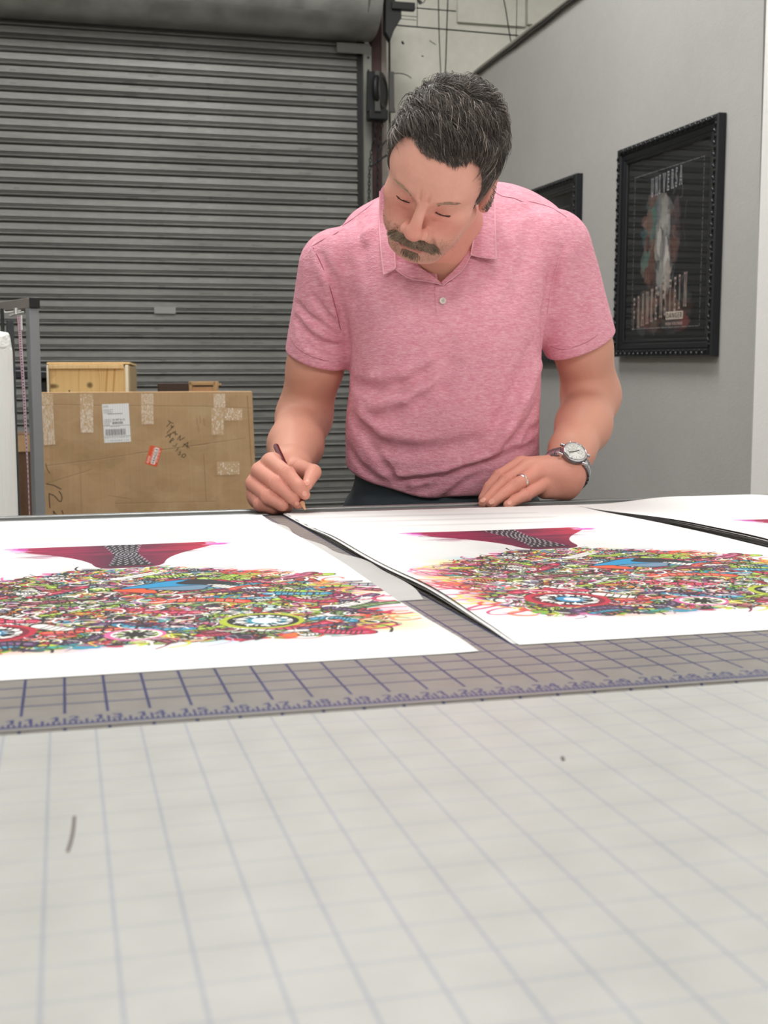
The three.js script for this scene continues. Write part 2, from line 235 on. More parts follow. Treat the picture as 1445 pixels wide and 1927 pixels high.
// ---------------------------------------------------------------- the print and its stacks
const PW = 0.48, PL = 1.02;
const artCanvas = canvas(1024, 2048, (g, W, H) => {
  const r = rng(2024), X = (u) => u * W, Y = (v) => (1 - v) * H, pal = ['#c4123f', '#d9293a', '#e2482b', '#f07c2a', '#a5c92b', '#7fae2a', '#d3d733', '#1f8fb4', '#2aa6a0', '#b01c6c', '#e36aa4', '#56305f', '#2f4a4a', '#efe75a', '#d4a3c8', '#8c8f9a', '#7d1830', '#c4123f', '#a5c92b', '#f3efe6'];
  g.fillStyle = '#f7f6f3'; g.fillRect(0, 0, W, H);
  const half = (v) => { const k = [[0.08, 0.26], [0.1, 0.37], [0.14, 0.415], [0.2, 0.425], [0.3, 0.41], [0.36, 0.385], [0.42, 0.31], [0.455, 0.2], [0.485, 0.1], [0.5, 0.06]]; if (v <= k[0][0]) return k[0][1]; for (let i = 1; i < k.length; i++) if (v <= k[i][0]) { const t = (v - k[i - 1][0]) / (k[i][0] - k[i - 1][0]); return k[i - 1][1] + t * (k[i][1] - k[i - 1][1]); } return 0; };
  const spot = (m = 1) => { for (;;) { const v = 0.088 + r() * 0.402, u = 0.52 + (r() * 2 - 1) * 0.46; if (Math.abs(u - 0.52) < half(v) * m) return [u, v]; } };
  // pale grey wash around the subject
  for (let i = 0; i < 40; i++) { const [u, v] = [0.1 + r() * 0.84, 0.03 + r() * 0.66]; const q = g.createRadialGradient(X(u), Y(v), 0, X(u), Y(v), 160); q.addColorStop(0, 'rgba(190,186,186,0.10)'); q.addColorStop(1, 'rgba(190,186,186,0)'); g.fillStyle = q; g.fillRect(X(u) - 160, Y(v) - 160, 320, 320); }
  for (let i = 0; i < 170; i++) { const [u, v] = spot(1.13), c = ['255,120,160', '255,225,80', '120,200,220', '240,90,70', '200,120,190'][Math.floor(r() * 5)], R = 30 + r() * 70; const q = g.createRadialGradient(X(u), Y(v), 0, X(u), Y(v), R); q.addColorStop(0, `rgba(${c},0.35)`); q.addColorStop(1, `rgba(${c},0)`); g.fillStyle = q; g.fillRect(X(u) - R, Y(v) - R, 2 * R, 2 * R); }
  const blob = (u, v, a, b, t, fill, stroke, lw) => { g.save(); g.translate(X(u), Y(v)); g.rotate(t); g.beginPath(); const n = 7, ph = r() * 6; for (let i = 0; i <= n * 4; i++) { const p = i / (n * 4) * 6.2832, k = 1 + 0.18 * Math.sin(3 * p + ph); const x = a * k * Math.cos(p), y = b * k * Math.sin(p); i ? g.lineTo(x, y) : g.moveTo(x, y); } if (fill) { g.fillStyle = fill; g.fill(); } if (stroke) { g.strokeStyle = stroke; g.lineWidth = lw; g.stroke(); } g.restore(); };
  const pick = () => pal[Math.floor(r() * pal.length)];
  for (let i = 0; i < 2600; i++) { const [u, v] = spot(0.97); g.globalAlpha = 0.85; blob(u, v, 10 + r() * 34, 6 + r() * 18, (r() - 0.5) * 1.6, pick()); }
  g.globalAlpha = 1;
  for (let i = 0; i < 420; i++) {
    const [u, v] = spot(0.95), a = 10 + r() * 30, b = 6 + r() * 18, t = (r() - 0.5) * 2.2; blob(u, v, a, b, t, r() < 0.75 ? pick() : '#f5f2ea', '#16120f', 2 + r() * 2.5);
    g.save(); g.translate(X(u), Y(v)); g.rotate(t); g.strokeStyle = r() < 0.6 ? '#15110f' : pick(); g.lineWidth = 1.8 + r() * 1.6; const n = 3 + Math.floor(r() * 5); for (let k = 0; k < n; k++) { const x = -a * 0.7 + 1.4 * a * (k + 0.5) / n; g.beginPath(); g.moveTo(x, -b * 0.7); g.quadraticCurveTo(x + 8, 0, x - 3, b * 0.7); g.stroke(); } g.restore();
  }
  for (let i = 0; i < 1700; i++) { const [u, v] = spot(0.99), L = 12 + r() * 44, t = r() * 6.283, c = r() < 0.45 ? '#1a1512' : r() < 0.25 ? '#fbf9f2' : pick(); g.strokeStyle = c; g.lineWidth = 1.5 + r() * 4; g.beginPath(); g.moveTo(X(u), Y(v)); g.quadraticCurveTo(X(u) + L * Math.cos(t), Y(v) + L * Math.sin(t), X(u) + L * 1.4 * Math.cos(t + 1.2), Y(v) + L * 1.4 * Math.sin(t + 1.2)); g.stroke(); }
  const band = () => { const [u, v] = spot(0.9), L = 60 + r() * 110, t = (r() - 0.5) * 1.6, w = 12 + r() * 22, c = ['#7d1830', '#8c8f9a', '#1f8fb4', '#a5c92b', '#c4123f', '#e2482b', '#5f7f38', '#f3efe6', '#56305f'][Math.floor(r() * 9)], b = (r() - 0.5) * 90; g.lineCap = 'round'; for (const [col, lw] of [['#15110f', w + 5], [c, w], ['rgba(255,255,255,0.35)', w * 0.3]]) { g.strokeStyle = col; g.lineWidth = lw; g.beginPath(); g.moveTo(X(u), Y(v)); g.quadraticCurveTo(X(u) + L * 0.5 * Math.cos(t) - b * Math.sin(t), Y(v) + L * 0.5 * Math.sin(t) + b * Math.cos(t), X(u) + L * Math.cos(t), Y(v) + L * Math.sin(t)); g.stroke(); } g.strokeStyle = '#15110f'; g.lineWidth = 2.5; for (let k = 1; k < 9; k++) { const f = k / 9, x = X(u) + 2 * f * (1 - f) * (L * 0.5 * Math.cos(t) - b * Math.sin(t)) + f * f * L * Math.cos(t), y = Y(v) + 2 * f * (1 - f) * (L * 0.5 * Math.sin(t) + b * Math.cos(t)) + f * f * L * Math.sin(t); g.beginPath(); g.moveTo(x - w * 0.4 * Math.sin(t), y + w * 0.4 * Math.cos(t)); g.lineTo(x + w * 0.4 * Math.sin(t), y - w * 0.4 * Math.cos(t)); g.stroke(); } g.lineCap = 'butt'; };
  for (let i = 0; i < 85; i++) band();
  for (let i = 0; i < 420; i++) { const [u, v] = spot(0.98), L = 14 + r() * 50, t = r() * 6.283; g.strokeStyle = r() < 0.7 ? '#120f0e' : '#faf8f2'; g.lineWidth = 2 + r() * 3.5; g.beginPath(); g.arc(X(u), Y(v), L * 0.5, t, t + 1.5 + r() * 2.5); g.stroke(); }
  const eye = (u, v, R, cols) => { cols.forEach((c, i) => { g.fillStyle = c; g.beginPath(); g.ellipse(X(u) + i * 2, Y(v), R * (1 - i * 0.16), R * 0.92 * (1 - i * 0.16), 0.2 * i, 0, 6.3); g.fill(); }); for (let k = 0; k < 26; k++) { const p = k / 26 * 6.283; g.strokeStyle = k % 3 ? '#17120f' : '#f4f4ee'; g.lineWidth = 4; g.beginPath(); g.moveTo(X(u) + R * 0.35 * Math.cos(p), Y(v) + R * 0.35 * Math.sin(p)); g.quadraticCurveTo(X(u) + R * 0.6 * Math.cos(p + 0.3), Y(v) + R * 0.6 * Math.sin(p + 0.3), X(u) + R * 0.72 * Math.cos(p), Y(v) + R * 0.72 * Math.sin(p)); g.stroke(); } };
  eye(0.26, 0.16, 84, ['#c2213c', '#7f1426', '#f3f1ea', '#1d1512', '#2a8fc0', '#f5f4ee']); eye(0.72, 0.155, 76, ['#b5c42d', '#1a1512', '#f3f1ea', '#2a9ab4', '#ffffff']); eye(0.5, 0.125, 52, ['#e36aa4', '#f7f2ea', '#a5c92b', '#1a1512']);
  blob(0.6, 0.37, 95, 42, -0.3, '#1793c4', '#0d2a3a', 6); blob(0.67, 0.375, 60, 34, 0.4, '#1a1a22', null, 0); blob(0.53, 0.34, 50, 26, 0.5, '#e2582b', '#1a1210', 5); blob(0.62, 0.345, 64, 28, 0, '#6f8fa8', '#16202a', 5);
  // stray loops leaving the outline
  for (let i = 0; i < 60; i++) { const v = 0.1 + r() * 0.36, s = r() < 0.5 ? -1 : 1, u = 0.52 + s * half(v) * (0.95 + r() * 0.16); g.strokeStyle = ['#e0402f', '#ef86b0', '#efd75a', '#e87d4a', '#c4265a'][Math.floor(r() * 5)]; g.globalAlpha = 0.75; g.lineWidth = 4 + r() * 7; g.beginPath(); g.ellipse(X(u), Y(v), 20 + r() * 46, 8 + r() * 22, (r() - 0.5) * 1.5, 0.3 + r(), 4.5 + r() * 1.5); g.stroke(); }
  g.globalAlpha = 1;
  // magenta yoke with a straight top
  const q = g.createLinearGradient(X(0.26), 0, X(0.79), 0); q.addColorStop(0, '#b8144c'); q.addColorStop(0.25, '#950f42'); q.addColorStop(0.45, '#560c33'); q.addColorStop(0.62, '#700d38'); q.addColorStop(0.85, '#b01238'); q.addColorStop(0.95, '#c4163a'); q.addColorStop(1, '#c92a80');
  g.fillStyle = q; g.beginPath(); g.moveTo(X(0.275), Y(0.703)); g.lineTo(X(0.765), Y(0.703)); g.quadraticCurveTo(X(0.79), Y(0.69), X(0.755), Y(0.665)); g.bezierCurveTo(X(0.67), Y(0.61), X(0.63), Y(0.585), X(0.615), Y(0.53)); g.quadraticCurveTo(X(0.6), Y(0.495), X(0.55), Y(0.5)); g.lineTo(X(0.49), Y(0.497)); g.quadraticCurveTo(X(0.455), Y(0.5), X(0.45), Y(0.54)); g.bezierCurveTo(X(0.42), Y(0.595), X(0.37), Y(0.62), X(0.30), Y(0.655)); g.quadraticCurveTo(X(0.265), Y(0.68), X(0.275), Y(0.703)); g.fill();
  for (let i = 0; i < 70; i++) { const u = 0.3 + r() * 0.45, v = 0.6 + r() * 0.1; g.globalAlpha = 0.18; blob(u, v, 30 + r() * 50, 6 + r() * 14, 0, r() < 0.5 ? '#d0205a' : '#4c0a30'); } g.globalAlpha = 1;
  for (let i = 0; i < 26; i++) { const s = r() < 0.5; g.globalAlpha = 0.5; blob((s ? 0.275 : 0.772) + (r() - 0.5) * 0.03, 0.685 + (r() - 0.5) * 0.03, 10 + r() * 14, 8 + r() * 12, r(), r() < 0.5 ? '#d94fc0' : '#f0d6ea'); } g.globalAlpha = 1;
  g.fillStyle = 'rgba(247,246,243,1)'; g.fillRect(0, Y(0.76), W, Y(0.7035) - Y(0.76));
  // dark strap with white dashes
  g.fillStyle = '#1b1118'; g.beginPath(); g.moveTo(X(0.485), Y(0.703)); g.lineTo(X(0.578), Y(0.703)); g.quadraticCurveTo(X(0.55), Y(0.6), X(0.588), Y(0.515)); g.lineTo(X(0.482), Y(0.515)); g.quadraticCurveTo(X(0.525), Y(0.6), X(0.485), Y(0.703)); g.fill();
  g.strokeStyle = '#e9e6ee'; for (let k = 0; k < 22; k++) for (let j = 0; j < 6; j++) { const v = 0.52 + 0.18 * (k + 0.5) / 22, t = (v - 0.515) / 0.19, w = 0.024 + 0.024 * Math.abs(t - 0.5) * 2, u = 0.535 - (t > 0.5 ? 0.004 : 0) + (j - 2.5) / 2.6 * w + (k % 2) * 0.005; g.lineWidth = 5; g.globalAlpha = 0.85; g.beginPath(); g.moveTo(X(u), Y(v)); g.lineTo(X(u) + 5 * (t - 0.4), Y(v) - 9); g.stroke(); } g.globalAlpha = 1;
  for (let i = 0; i < 60; i++) { const u = 0.44 + r() * 0.2, v = 0.455 + r() * 0.04; g.strokeStyle = pick(); g.lineWidth = 5; g.beginPath(); g.moveTo(X(u), Y(v)); g.quadraticCurveTo(X(u) + 20, Y(v) - 20 * r(), X(u) + 40 * (r() - 0.5), Y(v) + 20); g.stroke(); }
});
const artMap = ctex(artCanvas), printMat = mat(0xf0f0f0, 0.7, { map: artMap, side: THREE.DoubleSide }), sheetMat = mat(0xdad9d6, 0.75, { side: THREE.DoubleSide }), glassine = phys(0xc2c0ba, 0.55, { side: THREE.DoubleSide, transmission: 0.35, thickness: 0 });
function sheet(x0, zNear, w, l, height, material, label, group, du = 0) {
  const NU = 44, NV = 110, g = new THREE.PlaneGeometry(1, 1, NU, NV), p = g.attributes.position, uv = g.attributes.uv;
  for (let i = 0; i < p.count; i++) { const u = p.getX(i) + 0.5, v = p.getY(i) + 0.5, h = height(u, v); h.y *= 0.22 + 0.78 * Math.min(1, v / 0.05); p.setXYZ(i, x0 + u * w + (h.x ?? 0), TABLE + h.y, zNear - v * l + (h.z ?? 0)); uv.setXY(i, u + du, v); }
  g.computeVertexNormals(); const m = obj(material === printMat ? 'art_print' : material === glassine ? 'interleaf_sheet' : 'paper_sheet', g, material);
  return tag(m, label, material === printMat ? 'art print' : 'paper', group);
}
const bump = (v, a, b, s = 0.12) => { const f = (x) => { x = Math.max(0, Math.min(1, x)); return x * x * (3 - 2 * x); }; return f((v - a) / s) * f((b - v) / s); };
{
  const ripple = (u, v) => 0.0021 * bump(v, 0.72, 1.02, 0.1) * Math.sin(v * 92 + 3 * u) * bump(u, -0.3, 0.95, 0.3);
  const left = -0.19, mid = 0.33, right = 0.815;
  // left stack
  const hl = (k) => (u, v) => ({ y: 0.0008 + k * 0.0004 + 0.003 * (k / 4 + 0.4) * Math.pow(u, 8) * bump(v, 0.15, 0.97, 0.3) + 0.002 * Math.pow(u, 30) * Math.pow(1 - v, 30) + 0.004 * (k / 4) * Math.pow(v, 14) * bump(u, -0.2, 1.2, 0.4) + (k === 4 ? ripple(u, v) : 0), x: (4 - k) * 0.0018 * Math.sin(v * 9 + k) });
  for (let k = 0; k < 4; k++) sheet(left + (k - 2) * 0.0016, -0.858 - k * 0.001, PW, PL, hl(k), sheetMat, ['plain white sheet at the bottom of the left print stack', 'plain white sheet second from bottom in the left print stack', 'plain white sheet in the middle of the left print stack', 'plain white sheet just under the left art print'][k], null);
  sheet(left + PW - 0.12, -1.09, 0.143, 0.7, (u, v) => ({ y: 0.0012 + 0.008 * Math.pow(u, 9) * (0.25 + 0.75 * bump(v, 0.02, 0.5, 0.22)) + 0.0012 * Math.sin(v * 17) * Math.pow(u, 8), x: u * (-0.005 + 0.010 * bump(v, -0.2, 0.45, 0.22) - 0.012 * bump(v, 0.5, 1.4, 0.3) + 0.003 * Math.sin(v * 23)) }), glassine, 'thin translucent interleaf sheet curling out of the right side of left stack', null);
  sheet(left, -0.858, PW, PL, hl(4), printMat, 'colourful doodle print on white paper, leftmost of the three stacks', null, 0);
  // middle stack: the left edges lift and fan out
  const hm = (k) => (u, v) => { const e = Math.pow(1 - u, 7), b = bump(v, 0.0, 0.9, 0.28) * (1.15 - 0.75 * v) * (0.75 + 0.25 * Math.sin(v * 11)); return { y: 0.0008 + k * 0.0004 + e * b * (0.0012 + 0.0016 * k) + 0.0012 * (k / 5) * Math.pow(v, 16) + (k === 5 ? ripple(u, v) * 0.5 : 0) + 0.003 * Math.pow(u, 5) * (k / 5) * bump(v, 0.3, 0.97, 0.3), x: e * (5 - k) * 0.0007 * Math.sin(v * 7 + k * 2) }; };
  for (let k = 0; k < 5; k++) sheet(mid + (2.5 - k) * 0.0014 - 0.002, -0.876 - k * 0.0012, PW, PL, hm(k), sheetMat, ['plain white sheet at the bottom of the middle print stack', 'plain white sheet second from bottom in the middle print stack', 'plain white sheet third from bottom in the middle print stack', 'plain white sheet fourth from bottom in the middle print stack', 'plain white sheet just under the middle art print'][k], null);
  sheet(mid, -0.873, PW, PL, hm(5), printMat, 'colourful doodle print on white paper being signed, middle of the three stacks', null, 0.035);
  // right stack
  const hr = (k) => (u, v) => { const e = Math.pow(1 - u, 6), b = bump(v, 0.1, 0.99, 0.4); return { y: 0.0008 + k * 0.0004 + e * b * (0.002 + 0.0019 * k) + 0.009 * (k / 5) * Math.pow(v, 14) * bump(u, 0.08, 0.95, 0.3), x: e * 0.0008 * Math.sin(v * 9 + k * 2) }; };
  for (let k = 0; k < 5; k++) sheet(right + (2.5 - k) * 0.001, -0.885 - k * 0.001, PW, PL, hr(k), sheetMat, ['plain white sheet at the bottom of the right print stack', 'plain white sheet second from bottom in the right print stack', 'plain white sheet third from bottom in the right print stack', 'plain white sheet fourth from bottom in the right print stack', 'plain white sheet just under the right art print'][k], null);
  sheet(right, -0.885, PW, PL, hr(5), printMat, 'colourful doodle print mostly out of frame, rightmost of the three stacks', null, 0);
}

// ---------------------------------------------------------------- framed pictures on the grey wall
{
  const frameMat = mat(0x14161a, 0.36), linerMat = mat(0x16171a, 0.7), ornMat = mat(0x101216, 0.3);
  const W = 0.86, H = 0.89;
  const posterCanvas = (seed, words) => canvas(768, 900, (g, w, h) => {
    const r = rng(seed); g.fillStyle = '#0d0e11'; g.fillRect(0, 0, w, h);
    // loose vertical patches of paint: greys, rust and teal, no figure
    const patch = (x, y, a, b, c, al) => { g.globalAlpha = al; g.fillStyle = c; g.beginPath(); for (let i = 0; i <= 22; i++) { const p = i / 22 * 6.283, k = 0.8 + 0.35 * r(); const X = x + a * k * Math.cos(p), Y = y + b * k * Math.sin(p); i ? g.lineTo(X, Y) : g.moveTo(X, Y); } g.fill(); g.globalAlpha = 1; };
    for (let i = 0; i < 60; i++) patch(170 + r() * 150, 210 + r() * 400, 16 + r() * 34, 18 + r() * 60, ['#5b3a32', '#6b4a3f', '#3f2a26', '#70685f', '#4f6a62', '#35585a'][Math.floor(r() * 6)], 0.7);
    for (let i = 0; i < 60; i++) patch(300 + r() * 120, 230 + r() * 390, 14 + r() * 34, 20 + r() * 60, ['#6f6f6c', '#8b8984', '#5c5d5d', '#b9b5ae', '#43464a', '#8a847d'][Math.floor(r() * 6)], 0.7);
    for (let i = 0; i < 40; i++) patch(430 + r() * 70, 260 + r() * 260, 10 + r() * 22, 16 + r() * 50, ['#5b3a32', '#44383a', '#6a5048', '#2c2d31'][Math.floor(r() * 4)], 0.5);
    for (let i = 0; i < 70; i++) patch(110 + r() * 480, 690 + r() * 150, 20 + r() * 46, 16 + r() * 34, ['#4b3029', '#5d4236', '#6b5d50', '#3c3a38', '#6d3430', '#4a5048'][Math.floor(r() * 6)], 0.5);
    for (let i = 0; i < 16; i++) patch(360 + r() * 70 - i * 3, 560 + i * 9, 7 + r() * 6, 8 + r() * 8, '#a59b90', 0.8);
    for (let i = 0; i < 60; i++) { g.strokeStyle = ['#8d8f93', '#6d8a86', '#a79a93', '#8a5a55'][Math.floor(r() * 4)]; g.globalAlpha = 0.6; g.lineWidth = 1.5 + r() * 2; const x = 150 + r() * 420, y = 150 + r() * 620; g.beginPath(); g.moveTo(x, y); g.bezierCurveTo(x + 30 * (r() - 0.5), y + 30, x + 60 * (r() - 0.5), y + 60, x + 50 * (r() - 0.5), y + 90 * r()); g.stroke(); } g.globalAlpha = 1;
    const tall = (s, x, y, hh, gap, col, skew) => { [...s].forEach((c, i) => { g.save(); g.translate(x + i * gap, y - i * skew); g.scale(0.62, hh / 60); g.font = 'bold 60px sans-serif'; g.lineWidth = 3; g.strokeStyle = col; g.strokeText(c, 0, 0); g.globalAlpha = 0.35; g.fillStyle = col; g.fillText(c, 0, 0); g.restore(); }); g.globalAlpha = 1; };
    if (words) {
      tall('UNIVERSA', 225, 190, 120, 38, '#a5a6aa', 3);
      tall('FRANKENSTEIN', 72, 846, 215, 44, '#b09c92', 9);
      g.fillStyle = '#c9bcae'; g.fillRect(400, 772, 156, 38); g.fillStyle = '#3a2a26'; g.font = 'bold 36px sans-serif'; g.fillText('DANGER', 404, 804); g.fillStyle = '#b59a90'; g.font = 'bold 22px sans-serif'; g.fillText('HIGH VOLTAGE', 396, 838);
    } else for (let i = 0; i < 30; i++) patch(250 + r() * 330, 120 + r() * 300, 20 + r() * 40, 10 + r() * 30, ['#5a2c2a', '#3a2826', '#6a4a40'][Math.floor(r() * 3)], 0.5);
    g.strokeStyle = 'rgba(205,205,205,0.75)'; g.lineWidth = 2.4; g.setLineDash([14, 5, 22, 3, 8, 9]); g.strokeRect(62, 72, 640, 776);
  });
  // frame profile: across the member (from the outer edge inwards), height off the wall
  const prof = [[0, 0], [0, 0.03], [0.004, 0.036], [0.014, 0.038], [0.026, 0.034], [0.03, 0.028], [0.034, 0.03], [0.052, 0.026], [0.058, 0.022], [0.061, 0.024], [0.068, 0.022], [0.072, 0.016], [0.072, 0]];
  const member = (len) => {                                // mitred: lies along +x from -len/2, outer edge at y = 0, inwards +y, off the wall +z
    const pos = []; const P = (k, e) => [e * (len / 2 - prof[k][0]), prof[k][0], prof[k][1]];
    for (let k = 0; k < prof.length; k++) { const n = (k + 1) % prof.length, a = P(k, -1), b = P(k, 1), c = P(n, 1), d = P(n, -1); pos.push(...a, ...b, ...c, ...a, ...c, ...d); }
    const g = new THREE.BufferGeometry(); g.setAttribute('position', new THREE.Float32BufferAttribute(pos, 3)); g.computeVertexNormals(); g.setAttribute('uv', new THREE.Float32BufferAttribute(new Float32Array(pos.length / 3 * 2), 2)); return g;
  };
  const carve = (len, step) => { const gs = [], n = Math.floor((len - 0.06) / step); for (let i = 0; i < n; i++) { const g = new THREE.SphereGeometry(0.009, 7, 5); g.scale(1.25, 0.75, 0.6); g.rotateZ(i % 2 ? 0.7 : -0.7); g.translate(-len / 2 + 0.03 + (i + 0.5) * (len - 0.06) / n, 0.015 + (i % 2 ? 0.004 : -0.003), 0.037); gs.push(g); } return mergeGeometries(gs.map((g) => g.toNonIndexed())); };
  const place = (g, side) => { const a = [0, Math.PI / 2, Math.PI, -Math.PI / 2][side]; g.translate(0, side % 2 ? -W / 2 : -H / 2, 0); g.rotateZ(a); return g; };
  const make = (zc, label, seed, words) => {
    const t = thing('picture_frame', label, 'framed picture', [WALLX - 0.002, 1.69, zc]); t.rotation.set(0, -Math.PI / 2, -0.024, 'YXZ');
    for (let s = 0; s < 4; s++) { const f = obj('frame_member', place(member(s % 2 ? H : W), s), frameMat, t); const c = obj('carving', place(carve(s % 2 ? H : W, 0.021), s), ornMat, f); c.userData.kind = 'stuff'; }
    obj('liner', box(W - 0.14, H - 0.14, 0.004, 0, 0, 0.008), linerMat, t);
    const pg = new THREE.PlaneGeometry(W - 0.15, H - 0.15); pg.translate(0, 0, 0.0105); obj('poster', pg, mat(0xffffff, 0.6, { map: ctex(posterCanvas(seed, words)) }), t);
    const gl = new THREE.PlaneGeometry(W - 0.144, H - 0.144); gl.translate(0, 0, 0.015); obj('glass_pane', gl, phys(0xffffff, 0.02, { transmission: 1, thickness: 0, ior: 1.38 }), t);
    return t;
  };
  make(-4.665, 'ornate black picture frame with dark lettered poster hung on grey wall near its white end', 91, true);
  make(-5.975, 'ornate black picture frame half hidden behind the shoulder of the man', 92, false);
}

// ---------------------------------------------------------------- cardboard, crates and the rack by the door
const cardTex = (seed, base) => dtex(512, 512, (u, v) => { const n = (tfbm(u, v, 4, seed, 5) - 0.5) * 26 + (tnoise(u * 0.999, 0, 128, seed + 4) - 0.5) * 9 + (tfbm(u, v, 128, seed + 7, 1) - 0.5) * 8; return base.map((c) => c + n); }, true, [1.6, 1.6]);
const cardMat = mat(0xffffff, 0.75, { map: cardTex(51, [184, 150, 110]) });
{
  const Z = -4.5, tl = onZ(72, 738, Z), tr = onZ(475, 738, Z), x0 = tl.x, w = tr.x - x0, h = tl.y, d = 0.15;
  const t = thing('cardboard_box', 'tall flat cardboard box with shipping label and handwriting standing left of the man', 'box', [x0 + w / 2, 0, Z - d / 2]);
  const widen = (g) => { const p = g.attributes.position; for (let i = 0; i < p.count; i++) p.setX(i, p.getX(i) * (1 + 0.075 * (1 - p.getY(i) / h) * (p.getX(i) > 0 ? 1 : 0.2))); return g; };
  obj('carton', widen(boxUV(box(w, h, d, 0, h / 2, 0, 0.006))), cardMat, t);
  const fh = 0.46, px = 2000, cw = Math.round(w * px), ch = Math.round(fh * px);
  const sx = (x) => (onZ(x, 738, Z).x - x0) * px, sy = (y) => (h - onZ(275, y, Z).y) * px;
  const face = canvas(cw, ch, (g) => {
    const r = rng(8); g.fillStyle = 'rgb(184,150,110)'; g.fillRect(0, 0, cw, ch);
    for (let i = 0; i < cw; i += 5) { g.fillStyle = `rgba(${r() < 0.5 ? '90,66,36' : '200,172,130'},${0.03 + 0.05 * r()})`; g.fillRect(i, 0, 3, ch); }
    for (let i = 0; i < 240; i++) { const q = r() * 90 + 20; g.fillStyle = `rgba(${r() < 0.5 ? '110,84,50' : '190,160,118'},0.05)`; g.beginPath(); g.ellipse(r() * cw, r() * ch, q * 1.5, q, 0, 0, 6.3); g.fill(); }
    const line = (pts, c, lw) => { g.strokeStyle = c; g.lineWidth = lw; g.lineCap = 'round'; g.lineJoin = 'round'; g.beginPath(); pts.forEach(([x, y], i) => i ? g.lineTo(sx(x), sy(y)) : g.moveTo(sx(x), sy(y))); g.stroke(); };
    const crease = (pts) => { line(pts, 'rgba(88,64,34,0.55)', 4); line(pts.map(([x, y]) => [x, y + 1]), 'rgba(214,186,142,0.5)', 4); };
    crease([[78, 758], [180, 761], [300, 763], [380, 764], [472, 769]]); crease([[80, 872], [180, 862], [300, 846], [400, 834], [460, 826]]); crease([[250, 852], [390, 836]]); crease([[210, 945], [400, 946]]); crease([[80, 905], [170, 880]]); crease([[200, 930], [240, 938]]);
    line([[380, 855], [381, 945]], 'rgba(80,56,30,0.55)', 3); line([[147, 875], [147, 970]], 'rgba(80,56,30,0.3)', 3); line([[466, 745], [470, 960]], 'rgba(120,92,56,0.6)', 6);
    for (const [a, b] of [[370, 785], [376, 783], [383, 788], [372, 800]]) line([[a, b], [a + 1, b + 14]], 'rgba(70,48,26,0.5)', 3);
    const ink = (pts, lw = 4.5) => line(pts, 'rgba(34,26,20,0.92)', lw);
    const P = (a) => a.map(([x, y]) => [260 + x / 6.283, 690 + y / 6.281]);
    // two lines of marker handwriting, written slanting downwards
    ink(P([[352, 636], [388, 660], [410, 668]])); ink(P([[380, 655], [330, 705]])); ink(P([[385, 690], [388, 715], [412, 700]])); ink(P([[415, 700], [333, 780]])); ink(P([[370, 800], [436, 760], [432, 812]])); ink(P([[402, 772], [452, 800], [458, 795]]));
    ink(P([[455, 860], [492, 812], [482, 870], [540, 838]])); ink(P([[516, 938], [578, 896], [562, 970]])); ink(P([[530, 912], [592, 962]]));
    ink(P([[318, 828], [378, 788], [366, 838]])); ink(P([[345, 800], [368, 830]])); ink(P([[360, 890], [398, 842], [412, 856], [404, 870], [380, 868], [372, 902]])); ink(P([[398, 932], [428, 940], [448, 908]])); ink(P([[434, 996], [462, 962]])); ink(P([[488, 1004], [470, 1014], [484, 1028], [470, 1044], [452, 1034]])); ink(P([[500, 1046], [534, 1030], [548, 1052], [520, 1076], [494, 1066], [508, 1042]]));
    // big marker numbers running down the left edge
    const Q = (a) => a.map(([x, y]) => [x / 8.376, 760 + y / 8.378]);
    ink(Q([[682, 905], [700, 980], [740, 1056]]), 4); ink(Q([[690, 1218], [800, 1240], [912, 1302]]), 6); ink(Q([[882, 1338], [915, 1380], [928, 1440], [912, 1494], [880, 1490], [800, 1400], [722, 1366], [724, 1470], [730, 1588]]), 6); ink(Q([[918, 1636], [938, 1690], [928, 1780], [880, 1760], [786, 1640], [800, 1790]]), 6); ink(Q([[700, 1740], [745, 1790]]), 6);
  });
  const fg = new THREE.PlaneGeometry(w - 0.004, fh); fg.translate(0, h - fh / 2 - 0.002, d / 2 + 0.0008); obj('printed_face', widen(fg), mat(0xffffff, 0.75, { map: ctex(face) }), t);
  const local = (x, y, o) => onZ(x, y, Z + o).sub(t.position);
  const patch = (name, x0p, y0p, x1p, y1p, o, m, tilt = 0, parent = t) => { const a = local(x0p, y0p, 0), b = local(x1p, y1p, 0), g = new THREE.PlaneGeometry(Math.abs(b.x - a.x), Math.abs(b.y - a.y)); g.rotateZ(tilt); g.translate((a.x + b.x) / 2, (a.y + b.y) / 2, d / 2 + o); return obj(name, g, m, parent); };
  // clear packing tape: its white glints are painted into the texture as streaks
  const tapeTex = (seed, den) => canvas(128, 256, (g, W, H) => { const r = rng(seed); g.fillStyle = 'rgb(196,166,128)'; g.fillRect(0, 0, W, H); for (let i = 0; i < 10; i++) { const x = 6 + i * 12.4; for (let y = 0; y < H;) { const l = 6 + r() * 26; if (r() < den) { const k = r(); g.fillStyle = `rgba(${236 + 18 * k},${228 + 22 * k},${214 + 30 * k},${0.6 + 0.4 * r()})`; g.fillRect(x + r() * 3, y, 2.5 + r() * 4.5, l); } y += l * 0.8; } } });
  [[78, 741, 100, 762, 0.3], [79, 763, 103, 837, 0.72], [150, 741, 176, 771, 0.28], [150, 771, 176, 814, 0.78], [265, 741, 289, 761, 0.72], [265, 762, 289, 798, 0.7], [401, 741, 424, 767, 0.75], [397, 768, 421, 818, 0.42], [421, 768, 456, 791, 0.36], [408, 869, 451, 893, 0.2]].forEach(([a, b, c, e, den], i) => patch('tape_strip', a, b, c, e, 0.0016 + (i % 2) * 0.0004, phys(0xffffff, 0.35, { map: ctex(tapeTex(300 + i, den)), clearcoat: 0.6, clearcoatRoughness: 0.25 }), i === 1 ? 0.03 : 0));
